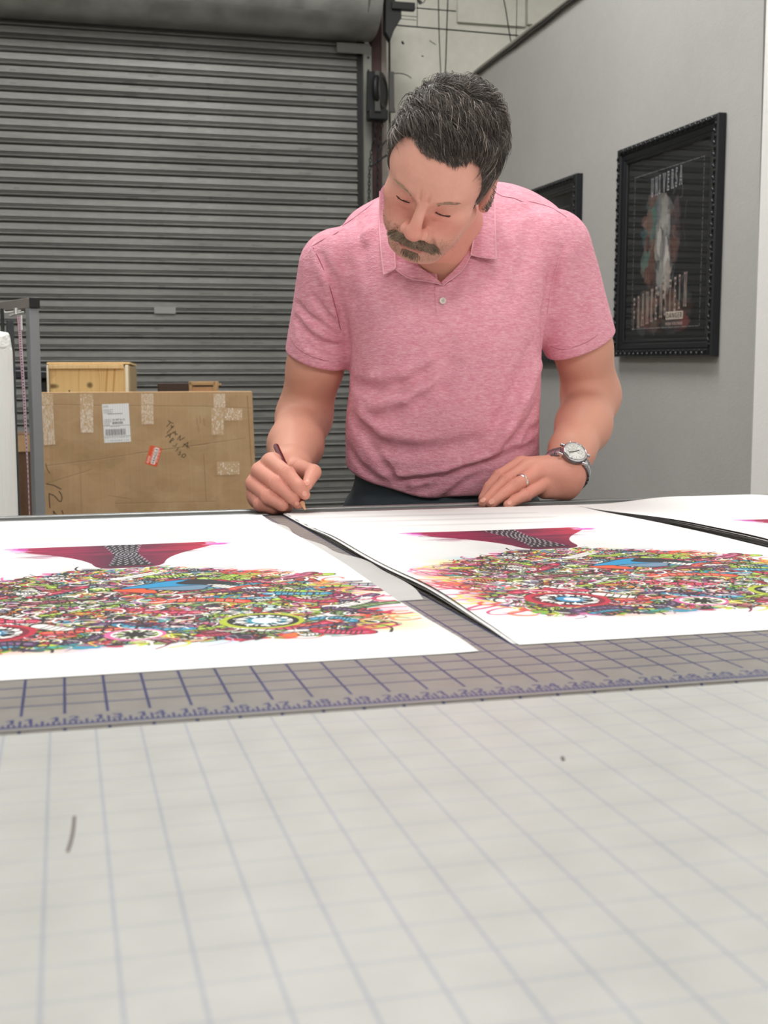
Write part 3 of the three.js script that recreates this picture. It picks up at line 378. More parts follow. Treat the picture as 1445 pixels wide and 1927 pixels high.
  const lab = canvas(384, 512, (g, W, H) => {
    const r = rng(77); g.fillStyle = '#e9e9e6'; g.fillRect(0, 0, W, H); g.fillStyle = 'rgba(150,150,150,0.35)'; for (let i = 0; i < 11; i++) g.fillRect(14 + i * 34, 0, 5, H);
    g.fillStyle = '#55544f'; g.font = '15px sans-serif'; const words = (x, y, n, w) => { for (let i = 0; i < n; i++) { let xx = x; while (xx < x + w) { const k = 8 + r() * 26; g.fillRect(xx, y + i * 15, k, 5); xx += k + 6; } } };
    words(16, 22, 2, 60); words(16, 72, 4, 110); g.fillRect(70, 128, 220, 8); words(16, 200, 6, 80);
    g.fillStyle = '#2a2926'; g.font = 'bold 34px sans-serif'; g.fillText('CA 907 6-12', 130, 224); const bars = (x, y, w, h) => { let xx = x; while (xx < x + w) { const k = 2 + r() * 6; g.fillRect(xx, y, k, h); xx += k + 2 + r() * 6; } };
    bars(134, 236, 150, 34); g.fillRect(0, 286, W, 4); g.fillText('', 0, 0); words(100, 298, 1, 120); bars(28, 334, 290, 84); g.fillRect(0, 430, W, 4); g.fillStyle = '#77766f'; for (let i = 0; i < 10; i++) { words(16 + i * 34, 446, 1, 10); words(16 + i * 34, 484, 1, 12); }
  });
  patch('shipping_label', 193, 760, 245, 832, 0.0018, mat(0xffffff, 0.5, { map: ctex(lab) }), 0.035);
  const fr = canvas(512, 320, (g, W, H) => { g.fillStyle = '#e2572f'; g.fillRect(0, 0, W, H); g.fillStyle = '#f4efe8'; g.fillRect(40, 140, W - 60, 110); g.fillStyle = '#5f1d18'; g.font = 'bold 104px sans-serif'; g.textAlign = 'center'; g.fillText('FRAGILE', W / 2 + 6, 232); g.fillStyle = '#f6d9cc'; g.font = 'bold 78px sans-serif'; g.fillText('RUSH', 130, 84); for (let i = 0; i < 5; i++) g.fillRect(70 + i * 84, 108, 66, 12); for (let i = 0; i < 4; i++) g.fillRect(110 + i * 90, 276, 70, 14); });
  const fa = local(289, 858, 0), fgm = new THREE.PlaneGeometry(0.068, 0.043); fgm.rotateZ(1.27); fgm.translate(fa.x, fa.y, d / 2 + 0.0019); obj('fragile_sticker', fgm, mat(0xffffff, 0.5, { map: ctex(fr) }), t);
}
function plywood(seed, base, arcs) {
  return canvas(512, 256, (g, W, H) => {
    const r = rng(seed); g.fillStyle = base; g.fillRect(0, 0, W, H);
    for (let i = 0; i < 90; i++) { g.strokeStyle = `rgba(${r() < 0.5 ? '150,100,44' : '246,214,150'},${0.05 + 0.1 * r()})`; g.lineWidth = 1 + r() * 4; const x = r() * W; g.beginPath(); g.moveTo(x, 0); g.bezierCurveTo(x + 8 * (r() - 0.5), H / 3, x + 14 * (r() - 0.5), H * 0.6, x + 10 * (r() - 0.5), H); g.stroke(); }
    if (!arcs) return;
    g.strokeStyle = 'rgba(150,96,40,0.6)'; g.lineWidth = 2.5;
    for (const [x, b] of [[200, -18], [312, 22]]) { g.beginPath(); g.moveTo(x, 0); g.quadraticCurveTo(x + b, H / 2, x, H); g.stroke(); }
    g.lineWidth = 12; g.strokeStyle = 'rgba(170,112,48,0.5)'; for (const x of [372, 418]) { g.beginPath(); g.moveTo(x, 0); g.quadraticCurveTo(x - 10, H / 2, x - 16, H); g.stroke(); }
    for (let i = 0; i < 5; i++) { g.lineWidth = 3; g.strokeStyle = 'rgba(150,96,40,0.5)'; g.beginPath(); g.ellipse(0, 30, 14 + i * 10, 12 + i * 12, 0, -0.3, 1.7); g.stroke(); }
    const knot = (x, y, a, b) => { for (let k = 5; k >= 0; k--) { g.fillStyle = `rgba(${130 - k * 4},${80 + k * 6},${30 + k * 8},${0.22 + 0.12 * (5 - k)})`; g.beginPath(); g.ellipse(x, y, a * (0.4 + k * 0.26), b * (0.4 + k * 0.26), 0, 0, 6.3); g.fill(); } };
    knot(260, 142, 13, 17); g.fillStyle = '#2a170c'; g.beginPath(); g.ellipse(132, 190, 5, 8, 0, 0, 6.3); g.fill(); knot(30, 150, 26, 14);
  });
}
{
  const Z = -4.78, a = onZ(88, 684, Z), b = onZ(245, 684, Z), w = b.x - a.x, h = a.y, d = 0.42;
  const t = thing('plywood_crate', 'pale knotted plywood crate with raised lid strips standing behind the cardboard box', 'crate', [(a.x + b.x) / 2, 0, Z - 0.02], -0.115);
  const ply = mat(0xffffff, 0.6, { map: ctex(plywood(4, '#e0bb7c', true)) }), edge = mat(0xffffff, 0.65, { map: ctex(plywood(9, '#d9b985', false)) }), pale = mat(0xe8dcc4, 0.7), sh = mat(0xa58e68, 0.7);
  const fp = box(w - 0.022, 0.30, 0.012, -0.006, h - 0.016 - 0.15, 0, 0.001); const p = fp.attributes.position, uv = fp.attributes.uv; for (let i = 0; i < p.count; i++) uv.setXY(i, (p.getX(i) + w / 2) / w, 1 - (h - 0.016 - p.getY(i)) / 0.11 * 0.95); obj('front_panel', fp, ply, t);
  obj('lid', box(w + 0.002, 0.008, d, 0, h + 0.001, -d / 2 + 0.006, 0.002), edge, t); obj('lid_strip', box(w - 0.03, 0.016, 0.016, -0.008, h - 0.012, 0.008, 0.002), edge, t);
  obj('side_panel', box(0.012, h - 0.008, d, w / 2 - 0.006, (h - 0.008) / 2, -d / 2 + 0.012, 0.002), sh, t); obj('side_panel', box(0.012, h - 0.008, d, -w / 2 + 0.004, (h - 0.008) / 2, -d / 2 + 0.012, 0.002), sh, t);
  obj('corner_post', box(0.012, h - 0.006, 0.012, w / 2 - 0.012, (h - 0.006) / 2, 0.008, 0.002), pale, t); obj('corner_post', box(0.006, h - 0.006, 0.012, -w / 2 + 0.002, (h - 0.006) / 2, 0.008, 0.001), pale, t);
  obj('lower_panel', box(w - 0.02, h - 0.32, 0.012, -0.002, (h - 0.32) / 2, 0, 0.001), edge, t); obj('back_panel', box(w - 0.02, h - 0.02, 0.012, 0, h / 2 - 0.01, -d + 0.02, 0.001), edge, t);
}
{
  const c = onZ(359, 727, -4.76), t = thing('wooden_crate', 'small dark timber crate with one pale end behind the cardboard box', 'crate', [c.x, 0, c.z], -0.55);
  const dk = mat(0x3d2c20, 0.75), lt = mat(0xffffff, 0.65, { map: ctex(plywood(14, '#c9986c', false)) }), rim = mat(0xb59468, 0.7), H = onZ(400, 718, -4.76).y;
  obj('end_panel', box(0.10, H - 0.02, 0.014, 0.05, (H - 0.02) / 2, -0.007, 0.001), lt, t); obj('end_frame', [box(0.014, H, 0.02, 0.0, H / 2, -0.004, 0.002), box(0.014, H, 0.02, 0.102, H / 2, -0.004, 0.002), box(0.11, 0.014, 0.02, 0.05, H - 0.007, -0.004, 0.002)], rim, t);
  const sg = box(0.13, H - 0.006, 0.014, -0.065, (H - 0.006) / 2, -0.007, 0.001); sg.rotateY(0.9); obj('side_panel', sg, dk, t);
  const top = box(0.1, 0.008, 0.05, 0.05, H - 0.012, -0.035, 0.002); obj('top_panel', top, rim, t);
}
{
  const c = onZ(62, 700, -5.3), t = thing('plastic_tote', 'black plastic tote with a pale line around it behind the cardboard box', 'tote', [c.x - 0.02, 0, -5.3]);
  const bk = mat(0x0e0f14, 0.4), ln = mat(0x8f9092, 0.5), y = onZ(62, 689, -5.3).y, y2 = onZ(62, 713, -5.3).y;
  obj('lid', box(0.22, y - y2, 0.3, 0, (y + y2) / 2, -0.15, 0.006), bk, t); obj('pale_line', tube([V(-0.11, y - 0.018, 0.002), V(0.02, y - 0.021, 0.002), V(0.11, y - 0.026, 0.002)], 0.0016, 8, 5), ln, t);
  obj('bin_body', box(0.05, y2, 0.2, 0.068, y2 / 2, -0.15, 0.006), bk, t); obj('bin_body', box(0.03, y2, 0.2, -0.08, y2 / 2, -0.15, 0.006), bk, t);
}
{
  const c = onZ(20, 816, -3.9), t = thing('cardboard_box', 'brown cardboard box with shade put into its colour behind the metal rack', 'box', [c.x - 0.06, 0, -4.0]);
  obj('carton', boxUV(box(0.24, c.y, 0.2, 0, c.y / 2, 0, 0.005)), mat(0xffffff, 0.8, { map: cardTex(57, [96, 70, 48]) }), t); obj('flap', boxUV(box(0.235, 0.05, 0.003, 0, c.y - 0.03, 0.103)), cardMat, t);  // carton map darkened to carry the shade behind the rack
}
{
  // aluminium rack: the corner post, the bar that runs back to the left, a rear post
  const c = at(57, 640, 3.0), top = at(57, 560, 3.0).y, S = 0.025, R = camera.rotation.y, phi = R + Math.atan2(0.63, 0.78);
  const t = thing('metal_rack', 'grey aluminium tube rack with black corner cap at the left edge', 'rack', [c.x, 0, c.z - 0.006], phi);
  const al = mat(0x8b8e90, 0.4, { metalness: 0.15 }), al2 = mat(0x86807a, 0.45, { metalness: 0.15 }), bk = mat(0x111314, 0.5), st = mat(0xa9a9a5, 0.3, { metalness: 0.8 });
  // local +z faces the camera's right side, local -x is the left-hand face along which the bar runs (-z)
  obj('post', box(S, top - S, S, S / 2, (top - S) / 2, -S / 2, 0.002), al, t);
  obj('top_bar', box(S, S, 0.9, S / 2, top - S / 2, -0.45 - 0.001, 0.002), al2, t);
  obj('corner_cap', box(S + 0.001, S + 0.001, 0.006, S / 2, top - S / 2, 0.003, 0.002), bk, t);
  obj('foot', box(0.05, 0.012, 0.6, S / 2, 0.006, -0.3, 0.003), bk, t);
  obj('post', box(S, top - S, S, S / 2, (top - S) / 2, -0.86, 0.002), al, t);
  obj('rear_post', box(0.015, top - 0.05, 0.015, -0.012, (top - 0.05) / 2, -0.092, 0.002), mat(0x55585a, 0.45, { metalness: 0.5 }), t);
  const L = (px, py, d) => t.worldToLocal(at(px, py, d)); t.updateMatrixWorld(true);
  obj('clamp', [tube([L(6, 583, 2.98), L(9, 588, 2.98), L(14, 588, 2.98), L(40, 585, 2.98)], 0.003, 14, 6), tube([L(18, 594, 2.98), L(30, 590, 2.98), L(46, 588, 2.98)], 0.0035, 10, 6), rod(L(30, 580, 2.98), L(30, 592, 2.98), 0.006)], st, t);
  // tape measure and a white strip hanging from the clamp
  const tm = canvas(32, 1024, (g) => { g.fillStyle = '#b3a0a6'; g.fillRect(0, 0, 32, 1024); for (let i = 0; i < 64; i++) { g.fillStyle = i % 4 ? '#5b3f58' : '#2f2433'; g.fillRect(8, i * 16 + 4, 14, 8); } g.fillStyle = 'rgba(190,90,110,0.3)'; g.fillRect(0, 0, 8, 1024); });
  const pts = [L(35.5, 594, 2.97), L(38, 630, 2.97), L(41, 680, 2.97), L(45, 740, 2.97), L(48, 800, 2.97), L(52, 880, 2.97), L(56, 985, 2.97)], wid = [0.0042, 0.0040, 0.0038, 0.0036, 0.0032, 0.0016, 0.0013];
  const pos = [], uv = []; const cv = new THREE.CatmullRomCurve3(pts); const rt = V(1, 0, 0).applyQuaternion(camera.quaternion).transformDirection(t.matrixWorld.clone().invert()); const N = 40;
  for (let i = 0; i < N; i++) for (const [k, s] of [[0, -1], [0, 1], [1, 1], [0, -1], [1, 1], [1, -1]]) { const f = (i + k) / N, q = cv.getPoint(f), wv = wid[Math.min(5, Math.floor(f * 6))] * (1 - (f * 6) % 1) + wid[Math.min(6, Math.floor(f * 6) + 1)] * ((f * 6) % 1); q.addScaledVector(rt, s * wv); pos.push(q.x, q.y, q.z); uv.push(s > 0 ? 1 : 0, 1 - f); }
  const tg = new THREE.BufferGeometry(); tg.setAttribute('position', new THREE.Float32BufferAttribute(pos, 3)); tg.setAttribute('uv', new THREE.Float32BufferAttribute(uv, 2)); tg.computeVertexNormals();
  const tape = obj('tape_measure', tg, mat(0xffffff, 0.5, { map: ctex(tm), side: THREE.DoubleSide })); tape.applyMatrix4(t.matrixWorld); tag(tape, 'pinkish tape measure with dark ticks hanging from the metal rack', 'tape measure');
  const ws = obj('white_strip', box(0.0022, 0.035, 0.001, 0, 0, 0), mat(0xe6e6e0, 0.5)); ws.position.copy(at(41, 607, 2.965)); tag(ws, 'short white strip hanging beside the tape measure on the rack', 'strip');
  // upright paper roll on a black pole
  const rc = at(-40, 700, 2.9), rr = 0.0775, yt = at(-10, 626, 2.9).y;
  const roll = thing('paper_roll', 'tall white paper roll standing on a black pole at the left edge', 'paper roll', [rc.x, 0, rc.z]);
  const sk = (g) => { const p = g.attributes.position; for (let i = 0; i < p.count; i++) { const y = p.getY(i), a = Math.atan2(p.getZ(i), p.getX(i)); if (y > yt - 0.04) { p.setY(i, y + 0.003 * Math.sin(a * 5)); const k = 1 - 0.08 * (y - yt + 0.04) / 0.04; p.setX(i, p.getX(i) * k); p.setZ(i, p.getZ(i) * k); } } g.computeVertexNormals(); return g; };
  const rg = new THREE.LatheGeometry([[0.012, 0.25], [rr * 0.9, 0.25], [rr, 0.254], [rr, 0.6], [rr, yt - 0.045], [rr, yt - 0.01], [rr * 0.985, yt - 0.003], [rr * 0.7, yt], [0.012, yt + 0.001]].map(([x, y]) => new THREE.Vector2(x, y)), 64); obj('wrapped_paper', sk(rg), mat(0xf8f8f2, 0.7, { bumpMap: dtex(256, 256, (u, v) => { const n = 255 * tfbm(u, v, 8, 91, 4); return [n, n, n]; }, false, [3, 3]), bumpScale: 0.004 }), roll);
  const pc = at(4.5, 600, 2.9); obj('pole', rod(V(pc.x - rc.x, yt - 0.01, pc.z - rc.z), V(pc.x - rc.x, at(4, 581, 2.9).y, pc.z - rc.z), 0.0042, 10), bk, roll); obj('base', cyl(0.12, 0.13, 0.25, 32).translate(0, 0.125, 0), bk, roll);
}

// ---------------------------------------------------------------- the man: distance fields meshed with surface nets
const smin = (a, b, k) => { const h = Math.max(k - Math.abs(a - b), 0) / k; return Math.min(a, b) - h * h * k * 0.25; };
const smax = (a, b, k) => -smin(-a, -b, k);
const clamp = (x, a = 0, b = 1) => Math.max(a, Math.min(b, x)), sst = (a, b, x) => { const t = clamp((x - a) / (b - a)); return t * t * (3 - 2 * t); };
function capS(a, b, ra, rb) { const bx = b.x - a.x, by = b.y - a.y, bz = b.z - a.z, l2 = bx * bx + by * by + bz * bz || 1e-9; const f = (x, y, z) => { const px = x - a.x, py = y - a.y, pz = z - a.z, t = clamp((px * bx + py * by + pz * bz) / l2), qx = px - bx * t, qy = py - by * t, qz = pz - bz * t; return Math.sqrt(qx * qx + qy * qy + qz * qz) - (ra + (rb - ra) * t); }; f.c = [(a.x + b.x) / 2, (a.y + b.y) / 2, (a.z + b.z) / 2, Math.sqrt(l2) / 2 + Math.max(ra, rb)]; f.ab = [a, b]; return f; }
function ellS(c, r) { return (x, y, z) => { const a = (x - c[0]) / r[0], b = (y - c[1]) / r[1], e = (z - c[2]) / r[2], k0 = Math.sqrt(a * a + b * b + e * e), k1 = Math.sqrt((a / r[0]) ** 2 + (b / r[1]) ** 2 + (e / r[2]) ** 2); return k1 < 1e-9 ? -Math.min(...r) : k0 * (k0 - 1) / k1; }; }
function surfaceNet(f, lo, hi, h, color) {
  const n = [0, 1, 2].map((k) => Math.ceil((hi[k] - lo[k]) / h) + 1), [nx, ny, nz] = n, B = 8, val = new Float32Array(nx * ny * nz), id = (i, j, k) => i + nx * (j + ny * k), blocks = [];
  for (let bk = 0; bk < nz; bk += B) for (let bj = 0; bj < ny; bj += B) for (let bi = 0; bi < nx; bi += B) {
    const d = f(lo[0] + (bi + B / 2) * h, lo[1] + (bj + B / 2) * h, lo[2] + (bk + B / 2) * h), live = Math.abs(d) < B * h * 1.25 + 0.004;
    const I = Math.min(nx, bi + B), J = Math.min(ny, bj + B), K = Math.min(nz, bk + B); if (live) blocks.push([bi, bj, bk, I, J, K]);
    for (let k = bk; k < K; k++) for (let j = bj; j < J; j++) for (let i = bi; i < I; i++) val[id(i, j, k)] = live ? f(lo[0] + i * h, lo[1] + j * h, lo[2] + k * h) : d > 0 ? 1 : -1;
  }
  const cell = new Map(), pos = [];
  const vertex = (i, j, k) => {
    const c = id(i, j, k), got = cell.get(c); if (got !== undefined) return got;
    let x = 0, y = 0, z = 0, m = 0; const edge = (a, b) => { const va = val[id(i + a[0], j + a[1], k + a[2])], vb = val[id(i + b[0], j + b[1], k + b[2])]; if ((va < 0) === (vb < 0)) return; const t = va / (va - vb); x += a[0] + (b[0] - a[0]) * t; y += a[1] + (b[1] - a[1]) * t; z += a[2] + (b[2] - a[2]) * t; m++; };
    for (const [a, b] of EDGES) edge(a, b);
    const v = pos.length / 3; pos.push(lo[0] + (i + x / m) * h, lo[1] + (j + y / m) * h, lo[2] + (k + z / m) * h); cell.set(c, v); return v;
  };
  const idx = [], quad = (a, b, c, d, flip) => flip ? idx.push(a, c, b, a, d, c) : idx.push(a, b, c, a, c, d);
  for (const [bi, bj, bk, I, J, K] of blocks) for (let k = Math.max(1, bk); k < Math.min(K, nz - 1); k++) for (let j = Math.max(1, bj); j < Math.min(J, ny - 1); j++) for (let i = Math.max(1, bi); i < Math.min(I, nx - 1); i++) {
    const s = val[id(i, j, k)] < 0;
    if (s !== val[id(i + 1, j, k)] < 0) quad(vertex(i, j - 1, k - 1), vertex(i, j, k - 1), vertex(i, j, k), vertex(i, j - 1, k), !s);
    if (s !== val[id(i, j + 1, k)] < 0) quad(vertex(i - 1, j, k - 1), vertex(i - 1, j, k), vertex(i, j, k), vertex(i, j, k - 1), !s);
    if (s !== val[id(i, j, k + 1)] < 0) quad(vertex(i - 1, j - 1, k), vertex(i, j - 1, k), vertex(i, j, k), vertex(i - 1, j, k), !s);
  }
  const P = new Float32Array(pos), N = new Float32Array(pos.length), C = color ? new Float32Array(pos.length) : null, e = h * 0.35;
  for (let v = 0; v < P.length; v += 3) {
    let x = P[v], y = P[v + 1], z = P[v + 2], gx, gy, gz, l;
    for (let it = 0; it < 2; it++) { gx = f(x + e, y, z) - f(x - e, y, z); gy = f(x, y + e, z) - f(x, y - e, z); gz = f(x, y, z + e) - f(x, y, z - e); l = Math.hypot(gx, gy, gz) || 1; if (it === 0) { const d = clamp(f(x, y, z) / (l / (2 * e)), -h * 0.5, h * 0.5) / l; x -= gx * d; y -= gy * d; z -= gz * d; } }
    P[v] = x; P[v + 1] = y; P[v + 2] = z; N[v] = gx / l; N[v + 1] = gy / l; N[v + 2] = gz / l; if (C) { const c = color(x, y, z, gx / l, gy / l, gz / l); C[v] = c[0]; C[v + 1] = c[1]; C[v + 2] = c[2]; }
  }
  const g = new THREE.BufferGeometry(); g.setAttribute('position', new THREE.BufferAttribute(P, 3)); g.setAttribute('normal', new THREE.BufferAttribute(N, 3)); if (C) g.setAttribute('color', new THREE.BufferAttribute(C, 3)); g.setIndex(idx); return g;
}
const EDGES = []; for (let a = 0; a < 8; a++) for (const b of [1, 2, 4]) if (!(a & b)) { const q = (m) => [m & 1, (m >> 1) & 1, (m >> 2) & 1]; EDGES.push([q(a), q(a | b)]); }

// ---- head, in its own axes: x to his left, y up, z out of the face
const headTurn = new THREE.Matrix4().makeRotationFromEuler(new THREE.Euler(42.041 * Math.PI / 180, -40.009 * Math.PI / 180, -28.968 * Math.PI / 180, 'YXZ')), headMatrix = headTurn.clone().setPosition(0.5655, 1.4344, -1.8562), headInverse = headMatrix.clone().invert(), HI = headInverse.elements;
const toHead = (x, y, z) => [HI[0] * x + HI[4] * y + HI[8] * z + HI[12], HI[1] * x + HI[5] * y + HI[9] * z + HI[13], HI[2] * x + HI[6] * y + HI[10] * z + HI[14]];
const fromHead = (x, y, z) => V(x, y, z).applyMatrix4(headMatrix);
const skull = (() => { const a = ellS([0, 0.045, -0.014], [0.0765, 0.090, 0.098]), b = ellS([0, 0.048, 0.04], [0.067, 0.058, 0.052]); return (x, y, z) => smin(a(x, y, z), b(x, y, z), 0.03); })();
const headField = (() => {
  const C = (a, b, ra, rb) => capS(V(...a), V(...b), ra, rb), two = (x, f) => (q, y, z) => f(Math.abs(q), y, z);
  const add = [                                                      // [field, smoothing]
    [ellS([0, -0.032, 0.026], [0.061, 0.078, 0.060]), 0.03], [two(0, C([0.055, -0.046, -0.006], [0.028, -0.092, 0.056], 0.018, 0.0155)), 0.02], [ellS([0, -0.094, 0.064], [0.024, 0.016, 0.020]), 0.02],
    [two(0, C([0.006, 0.031, 0.0835], [0.036, 0.034, 0.0755], 0.0095, 0.009)), 0.014], [two(0, ellS([0.047, -0.006, 0.056], [0.019, 0.017, 0.021])), 0.022], [two(0, ellS([0.034, -0.042, 0.060], [0.024, 0.030, 0.026])), 0.02],
    [ellS([0, -0.055, 0.076], [0.030, 0.026, 0.021]), 0.016], [C([0, 0.026, 0.0845], [0, -0.016, 0.1095], 0.0070, 0.0098), 0.009], [ellS([0, -0.021, 0.112], [0.0140, 0.0116, 0.0114]), 0.007], [two(0, ellS([0.0150, -0.0255, 0.1000], [0.0080, 0.0082, 0.0110])), 0.006],
    [C([0, -0.030, 0.099], [0, -0.05, 0.096], 0.005, 0.006), 0.008],
  ];
  const socket = two(0, ellS([0.0315, 0.0165, 0.0955], [0.0175, 0.0115, 0.0155])), lid = two(0, ellS([0.0315, 0.0145, 0.0705], [0.0148, 0.0128, 0.0132])), bag = two(0, C([0.021, 0.000, 0.0795], [0.040, 0.000, 0.0735], 0.004, 0.0045));
  const slit = two(0, C([0.0215, 0.0066, 0.0815], [0.0415, 0.0062, 0.0785], 0.0010, 0.0010)), crease = two(0, C([0.025, 0.0215, 0.0830], [0.042, 0.0215, 0.0795], 0.0008, 0.0012));
  const lipU = [C([-0.023, -0.0585, 0.0905], [0, -0.0545, 0.0985], 0.003, 0.005), C([0.023, -0.0585, 0.0905], [0, -0.0545, 0.0985], 0.003, 0.005)], lipL = C([-0.013, -0.0665, 0.0935], [0.013, -0.0665, 0.0935], 0.005, 0.005), mouth = [C([-0.025, -0.0610, 0.0920], [0, -0.0600, 0.1025], 0.0016, 0.0018), C([0.025, -0.0610, 0.0920], [0, -0.0600, 0.1025], 0.0016, 0.0018)];
  const chinDip = C([-0.012, -0.077, 0.0945], [0.012, -0.077, 0.0945], 0.005, 0.005), fold = two(0, C([0.0195, -0.026, 0.0965], [0.036, -0.060, 0.082], 0.002, 0.0018)), nostril = two(0, ellS([0.0070, -0.0325, 0.1065], [0.0038, 0.0032, 0.0055]));
  const frown = two(0, C([0.006, 0.030, 0.0965], [0.008, 0.046, 0.0985], 0.0016, 0.0010)), browLines = [0.058, 0.068, 0.079].map((y, i) => C([-0.035, y, 0.083 - i * 0.003], [0.035, y + 0.001, 0.083 - i * 0.003], 0.0145, 0.0145));
  const side = (f) => (x, y, z) => x > 0 ? f(x, y, z) : f(-x + 0.006, y, z + 0.012); const ear = side(ellS([0.0770, -0.003, -0.010], [0.0085, 0.031, 0.0185])), earRim = side((x, y, z) => { const dy = (y + 0.0) / 0.029, dz = (z + 0.011) / 0.0175, r = Math.sqrt(dy * dy + dz * dz); return Math.hypot((r - 1) * 0.022, x - 0.0825) - 0.0042; }), concha = side(ellS([0.0885, -0.005, -0.006], [0.009, 0.016, 0.010]));
  return (x, y, z) => {
    let d = skull(x, y, z);
    if (d > 0.09) return d - 0.03;
    for (const [f, k] of add) d = smin(d, f(x, y, z), k);
    d = smax(d, -socket(x, y, z), 0.010); d = smin(d, lid(x, y, z), 0.005); d = smin(d, bag(x, y, z), 0.007); d = smax(d, -slit(x, y, z), 0.003);
    d = smin(d, Math.min(lipU[0](x, y, z), lipU[1](x, y, z)), 0.005); d = smin(d, lipL(x, y, z), 0.006); d = smax(d, -Math.min(mouth[0](x, y, z), mouth[1](x, y, z)), 0.003); d = smax(d, -chinDip(x, y, z), 0.012); d = smax(d, -fold(x, y, z), 0.008); d = smax(d, -nostril(x, y, z), 0.003); d = smax(d, -frown(x, y, z), 0.005);
    if (y > 0.045 && z > 0.04) d += 0.00018 * Math.max(0, Math.sin(y * 560 + 4 * x + 2 * noise(x * 60, y * 60))) * sst(0.05, 0.058, y) * sst(0.092, 0.08, y);
    d = smin(d, ear(x, y, z), 0.006); d = smin(d, earRim(x, y, z), 0.004); d = smax(d, -concha(x, y, z), 0.004);
    return d;
  };
})();

// ---- torso: a stack of rounded sections, measured square to the camera
const rightV = V(1, 0, 0).applyQuaternion(camera.quaternion).setY(0).normalize(), foreV = V(-rightV.z, 0, rightV.x);      // foreV points to the camera
const frame = (p) => [(p.x - CAM.x) * rightV.x + (p.z - CAM.z) * rightV.z, p.y, -((p.x - CAM.x) * foreV.x + (p.z - CAM.z) * foreV.z)];
const SECT = [[832, 1120, 2.40, 170, 0.120], [832, 1000, 2.36, 175, 0.125], [832, 930, 2.32, 176, 0.128], [832, 880, 2.29, 181, 0.130], [832, 800, 2.255, 181, 0.132], [836, 720, 2.225, 179, 0.134], [838, 650, 2.20, 180, 0.134], [838, 580, 2.185, 193, 0.130], [838, 510, 2.18, 205, 0.122], [843, 450, 2.19, 208, 0.104], [858, 402, 2.215, 196, 0.080], [866, 368, 2.235, 146, 0.058], [874, 345, 2.25, 90, 0.036]]
  .map(([px, py, d, hw, hd]) => { const f = frame(at(px, py, d)); return { y: f[1], x: f[0], z: f[2], w: hw * d / FPX, d: hd }; }).sort((a, b) => a.y - b.y);
function section(y) { let i = 0; while (i < SECT.length - 2 && y > SECT[i + 1].y) i++; const a = SECT[i], b = SECT[i + 1], t = clamp((y - a.y) / (b.y - a.y)); const p = SECT[Math.max(0, i - 1)], q = SECT[Math.min(SECT.length - 1, i + 2)]; const c = (k) => { const m0 = (b[k] - p[k]) / (b.y - p.y) * (b.y - a.y), m1 = (q[k] - a[k]) / (q.y - a.y) * (b.y - a.y), t2 = t * t, t3 = t2 * t; return (2 * t3 - 3 * t2 + 1) * a[k] + (t3 - 2 * t2 + t) * m0 + (-2 * t3 + 3 * t2) * b[k] + (t3 - t2) * m1; }; return [c('x'), c('z'), c('w'), c('d')]; }
const TY0 = SECT[0].y, TY1 = SECT[SECT.length - 1].y, secCache = []; for (let i = 0; i <= 600; i++) secCache.push(section(TY0 + (TY1 - TY0) * i / 600));
function torso(x, y, z, grow) {
  const X = (x - CAM.x) * rightV.x + (z - CAM.z) * rightV.z, Z = -((x - CAM.x) * foreV.x + (z - CAM.z) * foreV.z), u = clamp((y - TY0) / (TY1 - TY0)) * 600, i = Math.min(599, Math.floor(u)), t = u - i, A = secCache[i], Bq = secCache[i + 1];
  const cx = A[0] + (Bq[0] - A[0]) * t, cz = A[1] + (Bq[1] - A[1]) * t, w = A[2] + (Bq[2] - A[2]) * t + grow, d = A[3] + (Bq[3] - A[3]) * t + grow;
  const a = Math.abs(X - cx) / w, b = Math.abs(Z - cz) / d, n = 2.35, k = Math.pow(Math.pow(a, n) + Math.pow(b, n), 1 / n) || 1e-6, kn = Math.pow(k, 1 - n), ga = Math.pow(a, n - 1) * kn / w, gb = Math.pow(b, n - 1) * kn / d;
  const dd = (k - 1) / (Math.hypot(ga, gb) || 8); return smax(dd * 0.93, Math.max(y - TY1 - grow, TY0 - y), 0.02);
}
// ---- joints, from the picture at a depth
const J = { shR: at(622, 492, 2.17), uaR: at(593, 690, 2.25), elR: at(572, 785, 2.31), faR: at(556, 838, 2.20), wrR: at(545, 882, 2.075), shL: at(1050, 455, 2.17), uaL: at(1097, 655, 2.25), elL: at(1112, 745, 2.31), faL: at(1098, 800, 2.23), fbL: at(1076, 848, 2.17), wrL: at(1062, 891, 2.13) };
const chain = (pts) => { const fs = []; for (let i = 0; i + 1 < pts.length; i++) fs.push(capS(pts[i][0], pts[i + 1][0], pts[i][1], pts[i + 1][1])); return fs; };
const armR = chain([[J.shR, 0.050], [J.uaR, 0.0485], [J.elR, 0.0495], [J.faR, 0.0465], [J.wrR, 0.0315]]), armL = chain([[J.shL, 0.052], [J.uaL, 0.050], [J.elL, 0.052], [J.faL, 0.0475], [J.fbL, 0.0375], [J.wrL, 0.0315]]);
const rest = (px, py, h) => onY(px, py, h), PAPER = TABLE + 0.008;
